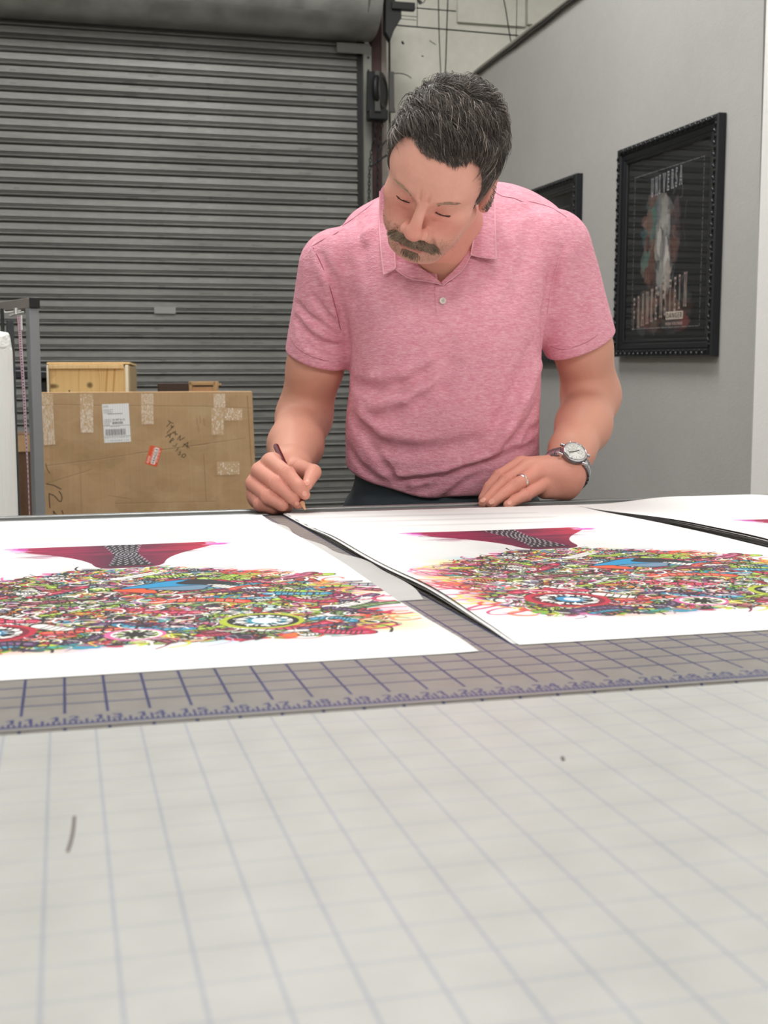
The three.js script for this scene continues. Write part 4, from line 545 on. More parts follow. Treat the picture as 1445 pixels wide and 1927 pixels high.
const fingersR = [
  [[at(509, 868, 1.993), 0.0130], [at(541, 893, 1.933), 0.0122], [at(562, 915, 1.918), 0.0104], [at(574, 931, 1.926), 0.0082]],
  [[at(487, 886, 1.998), 0.0130], [at(522, 911, 1.933), 0.0120], [at(548, 934, 1.926), 0.0104], [at(561, 949, 1.938), 0.0082]],
  [[at(476, 910, 2.003), 0.0125], [at(506, 935, 1.938), 0.0118], [at(530, 950, 1.933), 0.0100], [at(542, 955, 1.958), 0.0082]],
  [[at(478, 932, 2.008), 0.0115], [at(490, 949, 1.958), 0.0104], [at(514, 957, 1.953), 0.0090], [at(530, 957, 1.968), 0.0078]],
  [[at(556, 880, 2.043), 0.0170], [at(566, 884, 1.998), 0.0150], [at(589, 889, 1.958), 0.0128], [at(578, 913, 1.926), 0.0085]],
].map(chain);
const palmR = [capS(J.wrR, at(512, 874, 2.003), 0.030, 0.019), capS(J.wrR, at(494, 892, 2.013), 0.030, 0.019), capS(J.wrR, at(486, 914, 2.018), 0.029, 0.0185), capS(at(530, 905, 2.058), at(486, 938, 2.018), 0.024, 0.0175), capS(J.wrR, at(556, 888, 2.028), 0.030, 0.019)];
const fingersL = [
  [[at(1019, 913, 2.100), 0.0120], [at(989, 932, 2.066), 0.0102], [at(970, 941, 2.056), 0.0092], [rest(956, 950, PAPER - 0.002), 0.0080]],
  [[at(1011, 890, 2.100), 0.0122], [at(968, 914, 2.070), 0.0110], [at(945, 932, 2.058), 0.0100], [rest(925, 948, PAPER - 0.001), 0.0086]],
  [[at(996, 877, 2.108), 0.0122], [at(953, 905, 2.090), 0.0112], [at(931, 926, 2.076), 0.0100], [rest(910, 947, PAPER - 0.001), 0.0086]],
  [[at(979, 872, 2.122), 0.0120], [at(939, 896, 2.112), 0.0108], [at(921, 917, 2.104), 0.0098], [at(909, 938, 2.098), 0.0082]],
  [[at(1010, 905, 2.16), 0.0150], [at(975, 925, 2.155), 0.0125], [at(950, 940, 2.15), 0.0095]],
].map(chain);
for (const fs of [...fingersR, ...fingersL]) { const a = fs[0].ab, b = fs[1].ab; fs.knuckle = { p: a[1].clone(), d: b[1].clone().sub(a[0]).normalize() }; }
const palmL = [capS(J.wrL, at(1017, 908, 2.12), 0.029, 0.0180), capS(J.wrL, at(1010, 893, 2.11), 0.030, 0.0165), capS(J.wrL, at(998, 882, 2.112), 0.030, 0.0165), capS(J.wrL, at(984, 878, 2.125), 0.029, 0.0165), capS(at(1066, 918, 2.13), at(1026, 921, 2.115), 0.0215, 0.0165), capS(J.wrL, at(1012, 905, 2.16), 0.03, 0.018)];
const neck = [capS(fromHead(0, -0.045, -0.032), at(858, 462, 2.19), 0.053, 0.062), capS(fromHead(0, -0.075, 0.012), at(842, 500, 2.14), 0.034, 0.046)];
const bounded = (fs) => { const lo = [1e9, 1e9, 1e9], hi = [-1e9, -1e9, -1e9]; for (const f of fs.flat(3)) for (let k = 0; k < 3; k++) { lo[k] = Math.min(lo[k], f.c[k] - f.c[3]); hi[k] = Math.max(hi[k], f.c[k] + f.c[3]); } return (x, y, z) => Math.hypot(Math.max(lo[0] - x, 0, x - hi[0]), Math.max(lo[1] - y, 0, y - hi[1]), Math.max(lo[2] - z, 0, z - hi[2])); };
function armField(arm, palm, fingers) {
  const far = bounded([arm, palm, fingers]), hb = bounded([palm, fingers]);
  return (x, y, z) => {
    const o = far(x, y, z); if (o > 0.05) return o;
    let d = 1e9; for (const f of arm) d = smin(d, f(x, y, z), 0.02);
    if (hb(x, y, z) < 0.05) { let p = 1e9, q = 1e9; for (const f of palm) p = smin(p, f(x, y, z), 0.014); for (const fs of fingers) { let e = 1e9; for (const f of fs) e = smin(e, f(x, y, z), 0.003); if (e < 0.006) { const j = fs.knuckle, X = x - j.p.x, Y = y - j.p.y, Z = z - j.p.z, s = X * j.d.x + Y * j.d.y + Z * j.d.z, o = X * X + Y * Y + Z * Z; if (o < 0.0006) e += (0.00055 * Math.sin(s * 1650) - 0.0007) * Math.exp(-(s * s) / 0.00004); } q = smin(q, e, 0.0014); } d = smin(d, smin(p, q, 0.008), 0.014); }
    return d;
  };
}
const rightArm = armField(armR, palmR, fingersR), leftArm = armField(armL, palmL, fingersL);
const bodyField = (x, y, z) => {
  const q = toHead(x, y, z), hr = Math.hypot(q[0], q[1] - 0.02, q[2]); let d = hr > 0.22 ? hr - 0.15 : headField(q[0], q[1], q[2]);
  d = smin(d, smin(neck[0](x, y, z), neck[1](x, y, z), 0.03), 0.016);
  d = smin(d, torso(x, y, z, y > 1.05 ? -0.016 : -0.016 - 0.03 * clamp((1.05 - y) / 0.04)), 0.03); return smin(smin(d, rightArm(x, y, z), 0.02), leftArm(x, y, z), 0.02);
};
// ---- shirt
const slR = { a: at(640, 508, 2.175), b: at(593, 690, 2.245) }, slL = { a: at(1034, 474, 2.175), b: at(1098, 665, 2.25) }, cutR = at(599, 676, 2.24), cutL = at(1091, 648, 2.243);
const sleeveR = capS(slR.a, slR.b, 0.0735, 0.0585), sleeveL = capS(slL.a, slL.b, 0.0745, 0.0655), dirR = slR.b.clone().sub(slR.a).normalize(), dirL = slL.b.clone().sub(slL.a).normalize();
const innerR = capS(J.uaR.clone().lerp(J.shR, 0.06), J.elR, 0.0535, 0.0545), innerL = capS(J.uaL.clone().lerp(J.shL, 0.06), J.elL, 0.0575, 0.058);
const hemWave = (x, z) => { const X = (x - CAM.x) * rightV.x + (z - CAM.z) * rightV.z, t = (X - 0.1045) / 0.17; return 0.924 + 0.042 * Math.pow(Math.abs(t - 0.05), 2.2) + 0.002 * Math.sin(t * 9); };
const shirtBase = (x, y, z) => {
  let d = torso(x, y, z, 0); d = smax(d, hemWave(x, z) - y, 0.008);
  const cut = (s, c, n) => smax(s, (x - c.x) * n.x + (y - c.y) * n.y + (z - c.z) * n.z, 0.006);
  d = smin(d, cut(sleeveR(x, y, z), cutR, dirR), 0.016); return smin(d, cut(sleeveL(x, y, z), cutL, dirL), 0.016);
};
const spot = (q, off) => q[3] ? at(q[0], q[1], q[3]) : surf(q[0], q[1], shirtBase, off + (q[2] ?? 0));
function surf(px, py, f = shirtBase, off = 0) { const r = ray(px, py).normalize(); let t = 1.6; for (let i = 0; i < 90; i++) { const p = r.clone().multiplyScalar(t).add(CAM), d = f(p.x, p.y, p.z); if (d < 0.0004) break; t += Math.min(0.05, d * 0.8); } return r.multiplyScalar(t - off).add(CAM); }
const FOLDS = [];
const fold = (pts, amp, wid) => { const q = pts.map(([a, b]) => surf(a, b)); for (let i = 0; i + 1 < q.length; i++) FOLDS.push([capS(q[i], q[i + 1], 0, 0), amp, wid, i === 0, i + 2 === q.length]); };
// grooves (+) and ridges (-) of the knit
fold([[602, 480], [628, 528], [642, 590], [652, 655]], 0.006, 0.008); fold([[588, 470], [612, 530], [630, 590], [648, 640]], -0.003, 0.008);
fold([[560, 575], [600, 612], [648, 640]], 0.0076, 0.007); fold([[556, 600], [596, 645], [650, 652]], 0.0068, 0.007); fold([[590, 560], [620, 600], [648, 625]], 0.0068, 0.006); fold([[560, 620], [580, 650], [612, 664]], 0.003, 0.007); fold([[575, 590], [610, 630], [648, 646]], -0.003, 0.006);
fold([[664, 722], [705, 734], [751, 730], [800, 706], [836, 680], [852, 648]], 0.005, 0.012); fold([[700, 712], [760, 704], [812, 676]], -0.003, 0.012);
fold([[704, 788], [745, 780], [790, 758], [836, 728], [858, 690]], 0.005, 0.013); fold([[700, 765], [760, 752], [815, 718]], -0.0035, 0.012);
fold([[664, 790], [690, 818], [723, 841], [765, 850], [810, 849], [860, 842], [892, 832]], 0.006, 0.014); fold([[680, 780], [720, 815], [790, 826]], -0.003, 0.014);
fold([[742, 906], [785, 904], [834, 897], [880, 884], [917, 872], [945, 862]], 0.008, 0.008); fold([[750, 896], [834, 886], [912, 862]], -0.004, 0.008);
fold([[682, 815], [705, 850], [725, 882], [744, 904]], 0.006, 0.009); fold([[660, 850], [690, 890], [720, 910], [760, 918]], 0.004, 0.010); fold([[770, 925], [800, 922], [850, 902]], 0.004, 0.009); fold([[838, 935], [880, 905], [910, 890]], 0.004, 0.008);
fold([[1012, 690], [985, 750], [955, 805], [922, 858]], -0.007, 0.014); fold([[996, 660], [975, 730], [945, 790], [914, 850]], 0.006, 0.016); fold([[1008, 770], [985, 810], [955, 840]], 0.005, 0.012); fold([[1014, 800], [1000, 812], [990, 830]], 0.005, 0.007); fold([[930, 866], [970, 850], [1004, 838]], 0.005, 0.008);
fold([[640, 440], [652, 500], [660, 560]], 0.0035, 0.013); fold([[672, 412], [682, 470], [690, 520]], 0.003, 0.012); fold([[700, 430], [690, 440], [688, 452]], -0.004, 0.010);
fold([[960, 400], [945, 470], [920, 540]], 0.003, 0.014); fold([[1000, 420], [985, 500], [960, 570]], 0.003, 0.014); fold([[1052, 470], [1040, 520], [1024, 590], [1020, 640]], 0.0045, 0.010); fold([[1068, 480], [1056, 530], [1038, 590]], -0.003, 0.009); fold([[1100, 540], [1096, 590], [1084, 640]], 0.0035, 0.012);
fold([[905, 490], [890, 545], [870, 600]], 0.003, 0.014); fold([[890, 500], [870, 560], [850, 640]], -0.0025, 0.014); fold([[978, 362], [982, 374], [985, 384]], -0.004, 0.010);
const foldBox = FOLDS.map((f) => f[0].c);
const throat = [capS(at(858, 430, 2.17), at(848, 462, 2.12), 0.068, 0.060), capS(at(846, 462, 2.10), surf(832, 531, shirtBase, -0.004), 0.056, 0.007)];
const shirtField = (x, y, z) => {
  let d = shirtBase(x, y, z); if (d > 0.06) return d - 0.012;
  if (d < 0.03 && d > -0.03) for (let i = 0; i < FOLDS.length; i++) { const [f, amp, wid] = FOLDS[i], c = foldBox[i]; if (Math.abs(x - c[0]) > c[3] + 3 * wid || Math.abs(y - c[1]) > c[3] + 3 * wid) continue; const s = f(x, y, z) / wid; if (s < 3) d += amp * Math.exp(-s * s) * 1.35; }
  d += 0.0012 * (noise(x * 22, y * 16, z * 22) - 0.5) * 2;
  d = smax(d, -smin(throat[0](x, y, z), throat[1](x, y, z), 0.02), 0.004); d = smax(d, -innerR(x, y, z) , 0.002) ; d = smax(d, -innerL(x, y, z), 0.002);
  return d;
};
// ---- colours of the skin (lips, ruddy nose and knuckles, beard shadow; face lightened, tanned arms dimmed to imitate the light)
const mix3 = (a, b, t) => [a[0] + (b[0] - a[0]) * t, a[1] + (b[1] - a[1]) * t, a[2] + (b[2] - a[2]) * t];
const SKIN = [0.82, 0.43, 0.335], RUDDY = [0.70, 0.265, 0.205], BEARD = [0.42, 0.28, 0.21], LIP = [0.55, 0.20, 0.17], TAN_DIMMED = [0.60, 0.29, 0.20];
function skinColor(x, y, z) {
  const q = toHead(x, y, z), hd = headField(q[0], q[1], q[2]), m = noise(x * 90, y * 90, z * 90) * 0.5 + noise(x * 260, y * 260, z * 260) * 0.5;
  let c = SKIN;
  if (hd < 0.012) {
    const [a, b, e] = q, g = (cx, cy, cz, r) => Math.exp(-(((Math.abs(a) - cx) ** 2 + (b - cy) ** 2 + (e - cz) ** 2) / (r * r)));
    c = mix3(c, RUDDY, clamp(0.85 * g(0, -0.018, 0.112, 0.019) + 0.85 * g(0.04, -0.016, 0.07, 0.026) + 0.6 * g(0.024, 0.004, 0.085, 0.015) + 0.25 * g(0, 0.03, 0.09, 0.02)));
    c = mix3(c, BEARD, 0.42 * sst(-0.03, -0.06, b) * sst(-0.01, 0.03, e) * clamp(1 - g(0, -0.03, 0.11, 0.02)) * (0.7 + 0.3 * m));
    if (Math.abs(a) < 0.024 && e > 0.085) c = mix3(c, LIP, 0.8 * Math.exp(-(((b + 0.061) / 0.0075) ** 2)));
    c = mix3(c, RUDDY, 0.75 * g(0.084, -0.002, -0.01, 0.026));
  } else if (y < 1.32) { c = mix3(TAN_DIMMED, SKIN, 0.15 + 0.25 * m); if (y < 1.0) c = mix3(c, [0.66, 0.26, 0.20], 0.5 * sst(1.02, 0.97, y)); for (const fs of [...fingersR, ...fingersL]) for (const f of fs.slice(0, 2)) { const k = f(x, y, z); if (k < 0.004) { const e = f.c; c = mix3(c, RUDDY, 0.12); } } }
  else c = mix3(SKIN, RUDDY, 0.45);
  return mix3(c, [c[0] * 0.86, c[1] * 0.80, c[2] * 0.78], m * 0.55);
}
const man = thing('person', 'man with greying dark hair and moustache in a pink polo shirt leaning over the table', 'person', [0, 0, 0]);
const skinMat = phys(0xffffff, 0.48, { vertexColors: true, specularIntensity: 0.55, bumpMap: dtex(256, 256, (u, v) => { const n = 255 * tfbm(u, v, 32, 17, 3); return [n, n, n]; }, false, [12, 12]), bumpScale: 0.0002 });
const planarUV = (g) => { const p = g.attributes.position, uv = new Float32Array(p.count * 2); for (let i = 0; i < p.count; i++) { uv[2 * i] = p.getX(i) + 0.4 * p.getZ(i); uv[2 * i + 1] = p.getY(i) - 0.5 * p.getZ(i); } g.setAttribute('uv', new THREE.BufferAttribute(uv, 2)); return g; };
obj('body', planarUV(surfaceNet(bodyField, [0.24, 0.90, -2.58], [1.06, 1.66, -1.70], 0.0026, skinColor)), skinMat, man);
// knit of the shirt: heathered pink
const heather = (() => {
  const t = dtex(1024, 1024, (u, v) => { const a = tnoise(u, v, 128, 3) * 0 + (() => { const s = tnoise(u + 0.01 * tnoise(u, v, 8, 2), v, 1, 1) * 0; return s; })(); const long = 0.55 * tn2(u, v, 56, 320, 7) + 0.45 * tn2(u, v, 110, 420, 8), soft = tfbm(u, v, 4, 33, 3) - 0.5, k = (long - 0.5) * 1.5 + a; return [228 + k * 18 + soft * 8, 158 + k * 36 + soft * 8, 173 + k * 33 + soft * 8]; }, true, [2.6, 2.6]);
  return phys(0xffffff, 0.85, { map: t, sheen: 0.35, sheenRoughness: 0.6, sheenColor: new THREE.Color(0.9, 0.6, 0.65), bumpMap: dtex(512, 512, (u, v) => { const n = 255 * tn2(u, v, 90, 256, 12); return [n, n, n]; }, false, [5, 5]), bumpScale: 0.0007 });
})();
function tn2(u, v, nu, nv, s) { const x = u * nu, y = v * nv, X = Math.floor(x), Y = Math.floor(y), f = (t) => t * t * (3 - 2 * t), a = f(x - X), b = f(y - Y), h = (i, j) => hash3((X + i) % nu, (Y + j) % nv, s); return (h(0, 0) * (1 - a) + h(1, 0) * a) * (1 - b) + (h(0, 1) * (1 - a) + h(1, 1) * a) * b; }
function bodyUV(g) {                                                   // metres on the body's front, side or top, whichever a face looks to
  g = g.index ? g.toNonIndexed() : g; const p = g.attributes.position, n = g.attributes.normal, uv = new Float32Array(p.count * 2);
  for (let i = 0; i < p.count; i += 3) { let a = 0, b = 0, c = 0; for (let k = 0; k < 3; k++) { const nx = n.getX(i + k), nz = n.getZ(i + k); a += nx * rightV.x + nz * rightV.z; b += n.getY(i + k); c += nx * foreV.x + nz * foreV.z; } a = Math.abs(a); b = Math.abs(b); c = Math.abs(c);
    for (let k = 0; k < 3; k++) { const x = p.getX(i + k), y = p.getY(i + k), z = p.getZ(i + k), X = x * rightV.x + z * rightV.z, Z = x * foreV.x + z * foreV.z; const q = a > b * 1.2 && a > c * 1.4 ? [Z, y] : b > c * 1.1 ? [X, Z] : [X, y]; uv[2 * (i + k)] = q[0]; uv[2 * (i + k) + 1] = q[1]; } }
  g.setAttribute('uv', new THREE.BufferAttribute(uv, 2)); return g;
}
const shirt = obj('polo_shirt', bodyUV(surfaceNet(shirtField, [0.34, 0.88, -2.56], [1.02, 1.58, -1.90], 0.0034)), heather, man); shirt.userData.label = 'heathered pink short-sleeved polo shirt';

// ---- shirt details: collar, placket, button, seams
const patchGrid = (rows, off, thick, bulge = 0) => {                    // rows of picture points laid on the shirt, lifted off it, with a thickness
  const nr = rows.length, NV = 14, pts = rows.map((row, j) => { const c = new THREE.CatmullRomCurve3(row.map((q) => spot(q, off)), false, 'centripetal'); return c.getPoints(NV); });
  const fine = []; const NU = 8; for (let i = 0; i <= NV; i++) { const c = new THREE.CatmullRomCurve3(pts.map((r) => r[i])); fine.push(nr > 1 ? c.getPoints(NU) : []); }
  const pos = [], id = (i, j, s) => (i * (NU + 1) + j) * 2 + s, idx = [], n = V(), a = V(), b = V();
  for (let i = 0; i <= NV; i++) for (let j = 0; j <= NU; j++) { a.subVectors(fine[Math.min(NV, i + 1)][j], fine[Math.max(0, i - 1)][j]); b.subVectors(fine[i][Math.min(NU, j + 1)], fine[i][Math.max(0, j - 1)]); n.crossVectors(a, b).normalize(); if (n.dot(foreV) < 0) n.negate(); const p = fine[i][j], h = bulge * Math.sin(Math.PI * j / NU), q = p.clone().addScaledVector(n, h), r = p.clone().addScaledVector(n, h - thick); pos.push(q.x, q.y, q.z, r.x, r.y, r.z); }
  const quad = (p, q, r, s) => idx.push(p, q, r, p, r, s);
  for (let i = 0; i < NV; i++) for (let j = 0; j < NU; j++) { quad(id(i, j, 0), id(i + 1, j, 0), id(i + 1, j + 1, 0), id(i, j + 1, 0)); quad(id(i, j, 1), id(i, j + 1, 1), id(i + 1, j + 1, 1), id(i + 1, j, 1)); }
  for (let i = 0; i < NV; i++) for (const j of [0, NU]) quad(id(i, j, 0), id(i, j, 1), id(i + 1, j, 1), id(i + 1, j, 0)); for (let j = 0; j < NU; j++) for (const i of [0, NV]) quad(id(i, j, 0), id(i, j + 1, 0), id(i, j + 1, 1), id(i, j, 1));
  const g = new THREE.BufferGeometry(); g.setAttribute('position', new THREE.Float32BufferAttribute(pos, 3)); g.setIndex(idx); const f = toCreasedNormals(g, 0.9); return bodyUV(f);
};
const edgeMat = mat(0xedb4c0, 0.9), heather2 = heather.clone(); heather2.side = THREE.DoubleSide;
const line = (name, pts, r, m, off = 0.0002, f = shirtField) => obj(name, tube(pts.map(([x, y]) => surf(x, y, f, off)), r, pts.length * 5, 5), m, shirt);
const seamMat = mat(0xa8606d, 0.9), stitchMat = mat(0xe4a4b0, 0.9);
const LEAF = [[[[715, 360, 0, 2.125], [714, 410, 0.004], [716, 462], [722, 516]], [[724, 350, 0, 2.115], [726, 402, 0.008], [729, 456, 0.003], [733, 511]], [[731, 345, 0, 2.10], [736, 400, 0, 2.085], [741, 452, 0, 2.07], [744, 505]]],
  [[[926, 350, 0, 2.155], [931, 392, 0.012], [932, 440, 0.004], [933, 487]], [[915, 362, 0, 2.125], [916, 405, 0, 2.095], [914, 445, 0.008], [909, 484]], [[903, 382, 0, 2.085], [896, 418, 0, 2.07], [891, 450, 0, 2.058], [886, 479]]]];
for (const leaf of LEAF) {
  const l = obj('collar_leaf', patchGrid(leaf, 0.010, 0.004, 0.003), heather2, shirt), R = (row) => tube(row.map((q) => spot(q, 0.0102)), 0.0014, row.length * 6, 6);
  obj('collar_edge', [R(leaf[0]), R([leaf[0][3], leaf[1][3], leaf[2][3]]), R(leaf[2])], edgeMat, l);
}
obj('collar_band', patchGrid([[[738, 480], [752, 492], [775, 497], [803, 511], [829, 531]], [[741, 496], [758, 508], [776, 514], [803, 521], [831, 534]], [[744, 507], [764, 521], [778, 526], [803, 529], [833, 536]]], 0.0055, 0.002, 0.001), heather2, shirt);
obj('collar_band', patchGrid([[[903, 380, -0.004], [896, 425, -0.003], [883, 468], [862, 500], [830, 531]], [[906, 392, -0.003], [896, 436], [886, 480], [869, 509], [834, 536]]], 0.007, 0.002, 0.001), heather2, shirt);
obj('placket', patchGrid([[[818, 538], [819, 560], [821, 585], [824, 606]], [[834, 534], [835, 560], [836, 585], [837, 607]], [[850, 530], [850, 560], [850, 585], [850, 606]]], 0.0022, 0.002, 0.0004), heather2, shirt);
{
  const bm = mat(0xe8e0d6, 0.35), c = surf(833, 566, shirtBase, 0.0046), n = foreV.clone().setY(0.12).normalize(), q = new THREE.Quaternion().setFromUnitVectors(V(0, 1, 0), n);
  const bg = new THREE.LatheGeometry([[0, 0.0008], [0.0022, 0.0008], [0.0034, 0.0012], [0.0044, 0.0022], [0.0054, 0.002], [0.0056, 0.0006], [0.005, -0.0006], [0, -0.0006]].map(([x, y]) => new THREE.Vector2(x, y)).reverse(), 24); bg.applyQuaternion(q); bg.translate(c.x, c.y, c.z);
  const b = obj('button', bg, bm, shirt), hm = mat(0x5a4038, 0.8);
  for (const [x, y] of [[-1, -1], [1, -1], [-1, 1], [1, 1]]) { const h = new THREE.SphereGeometry(0.0006, 6, 5); h.applyQuaternion(q); const o = V(x * 0.001, 0.0009, y * 0.001).applyQuaternion(q); h.translate(c.x + o.x, c.y + o.y, c.z + o.z); obj('thread_hole', h, hm, b); }
}
line('seam', [[586, 464], [606, 452], [634, 438], [646, 424], [662, 413], [690, 392], [713, 372]], 0.0006, seamMat);
line('seam', [[929, 360], [945, 369], [967, 373], [982, 379], [1000, 380], [1030, 388], [1050, 398], [1066, 409]], 0.0006, seamMat);
line('seam', [[589, 466], [606, 500], [622, 545], [634, 590], [644, 635]], 0.0008, seamMat);
line('seam', [[1066, 452], [1050, 495], [1038, 540], [1030, 590], [1025, 630]], 0.0008, stitchMat);
line('hem_stitch', [[546, 634], [556, 652], [580, 668], [610, 678], [640, 680]], 0.0004, seamMat); line('hem_stitch', [[1036, 652], [1060, 658], [1090, 650], [1120, 634], [1148, 606]], 0.0004, seamMat);
const rim = (pts, r = 0.0011) => obj('collar_edge', tube(pts.map((q) => spot(q, 0)), r, pts.length * 6, 6), edgeMat, shirt);
rim([[744, 507, 0.007], [764, 521, 0.007], [778, 526, 0.007], [803, 529, 0.007], [833, 536, 0.007]], 0.0008); rim([[886, 480, 0.0085], [869, 509, 0.0085], [834, 536, 0.0085]], 0.0008);
// ---- trousers and shoes
{
  const legF = [[-0.09, 0.085], [0.09, 0.085]].map(([s]) => { const h = at(832, 1010, 2.36), a = h.clone().addScaledVector(rightV, s).setY(0.86), k = h.clone().addScaledVector(rightV, s * 1.15).addScaledVector(foreV, -0.02).setY(0.47), e = h.clone().addScaledVector(rightV, s * 1.25).addScaledVector(foreV, -0.06).setY(0.07); return [capS(a, k, 0.098, 0.072), capS(k, e, 0.072, 0.056), e]; });
  const tr = (x, y, z) => { let d = smax(torso(x, y, z, y > 0.925 ? -0.016 : -0.004 - 0.012 * clamp((y - 0.905) / 0.02)), Math.max(y - 1.03, 0.84 - y), 0.006); for (const l of legF) d = smin(d, smin(l[0](x, y, z), l[1](x, y, z), 0.03), 0.04); d = smax(d, 0.055 - y, 0.003); return d + 0.0015 * Math.sin(y * 60 + x * 20) * sst(0.3, 0.1, y); };
  const cloth = mat(0x3a444b, 0.85, { bumpMap: dtex(128, 128, (u, v) => { const n = 255 * tnoise(u, v, 64, 3); return [n, n, n]; }, false, [30, 30]), bumpScale: 0.0006 });
  const t = obj('trousers', bodyUV(surfaceNet(tr, [0.3, 0.03, -2.78], [1.06, 1.06, -2.06], 0.0085)), cloth, man); t.userData.label = 'dark slate trousers';
  for (const l of legF) { const e = l[2], sf = (x, y, z) => { const p = V(x - e.x, y, z - e.z), X = p.dot(rightV), Z = p.dot(foreV); return smax(smin(ellS([0, 0.035, 0.06], [0.05, 0.05, 0.15])(X, p.y, Z), ellS([0, 0.06, 0.0], [0.052, 0.07, 0.07])(X, p.y, Z), 0.04), 0.002 - y, 0.004); }; obj('shoe', bodyUV(surfaceNet(sf, [e.x - 0.25, -0.01, e.z - 0.2], [e.x + 0.25, 0.16, e.z + 0.3], 0.009)), mat(0x1d1b1a, 0.4), man); }
}
// ---- hair
const hairLine = [[0, 36], [14, 36.5], [26, 39], [36, 42], [46, 38], [53, 25], [57, 8], [60, -14], [64, -29], [74, -33], [79, -28], [83, 4], [91, 15], [103, 13], [116, -14], [140, -30], [180, -36]];
const hairEdge = (az) => { az = Math.min(180, Math.abs(az)); for (let i = 1; i < hairLine.length; i++) if (az <= hairLine[i][0]) { const [a, b] = hairLine[i - 1], [c, d] = hairLine[i]; return b + (d - b) * (az - a) / (c - a); } return -36; };
const polar = (x, y, z) => [Math.atan2(x, z) * 57.2958, Math.atan2(y - 0.03, Math.hypot(x, z + 0.012)) * 57.2958];
const hairDepth = (az, el) => { const m = el - hairEdge(az), top = sst(15, 50, el); return (0.0050 + 0.0135 * top) * sst(-2, 22 - 8 * (1 - top), m); };
const scalp = (az, el) => { const a = az / 57.2958, e = el / 57.2958, dx = Math.sin(a) * Math.cos(e), dy = Math.sin(e), dz = Math.cos(a) * Math.cos(e); let lo = 0.03, hi = 0.2; for (let i = 0; i < 26; i++) { const m = (lo + hi) / 2; skull(dx * m, 0.03 + dy * m, -0.012 + dz * m) < 0 ? lo = m : hi = m; } return V(dx * lo, 0.03 + dy * lo, -0.012 + dz * lo); };
const sideHead = (az, el) => el < 20 && Math.abs(az) < 82;
const scalpS = (az, el) => { if (!sideHead(az, el)) return scalp(az, el); const a = az / 57.2958, e = el / 57.2958, dx = Math.sin(a) * Math.cos(e), dy = Math.sin(e), dz = Math.cos(a) * Math.cos(e); for (let r = 0.125; r > 0.05; r -= 0.0006) if (headField(dx * r, 0.03 + dy * r, -0.012 + dz * r) < 0) return V(dx * r, 0.03 + dy * r, -0.012 + dz * r); return scalp(az, el); };
const skullNormal = (p) => { const e = 0.001; return V(skull(p.x + e, p.y, p.z) - skull(p.x - e, p.y, p.z), skull(p.x, p.y + e, p.z) - skull(p.x, p.y - e, p.z), skull(p.x, p.y, p.z + e) - skull(p.x, p.y, p.z - e)).normalize(); };
class Strands {
  constructor() { this.p = []; this.c = []; this.i = []; }
  add(pts, w0, w1, col) {
    const s = this.p.length / 3, up = V(0.3, 1, 0.2), t = V(), a = V(), b = V(), n = pts.length;
    for (let k = 0; k < n; k++) { t.subVectors(pts[Math.min(n - 1, k + 1)], pts[Math.max(0, k - 1)]).normalize(); a.crossVectors(t, up).normalize(); b.crossVectors(t, a); const f = k / (n - 1), w = w0 + (w1 - w0) * f * f; for (let m = 0; m < 3; m++) { const q = m * 2.0944, x = Math.cos(q) * w, y = Math.sin(q) * w; this.p.push(pts[k].x + a.x * x + b.x * y, pts[k].y + a.y * x + b.y * y, pts[k].z + a.z * x + b.z * y); this.c.push(...col); } }
    for (let k = 0; k + 1 < n; k++) for (let m = 0; m < 3; m++) { const q = s + k * 3 + m, r = s + k * 3 + (m + 1) % 3; this.i.push(q, r, q + 3, r, r + 3, q + 3); }
  }
  geometry() { const g = new THREE.BufferGeometry(); g.setAttribute('position', new THREE.Float32BufferAttribute(this.p, 3)); g.setAttribute('color', new THREE.Float32BufferAttribute(this.c, 3)); g.setIndex(this.i); g.computeVertexNormals(); return g; }
}
const hairMat = mat(0xffffff, 0.58, { vertexColors: true });
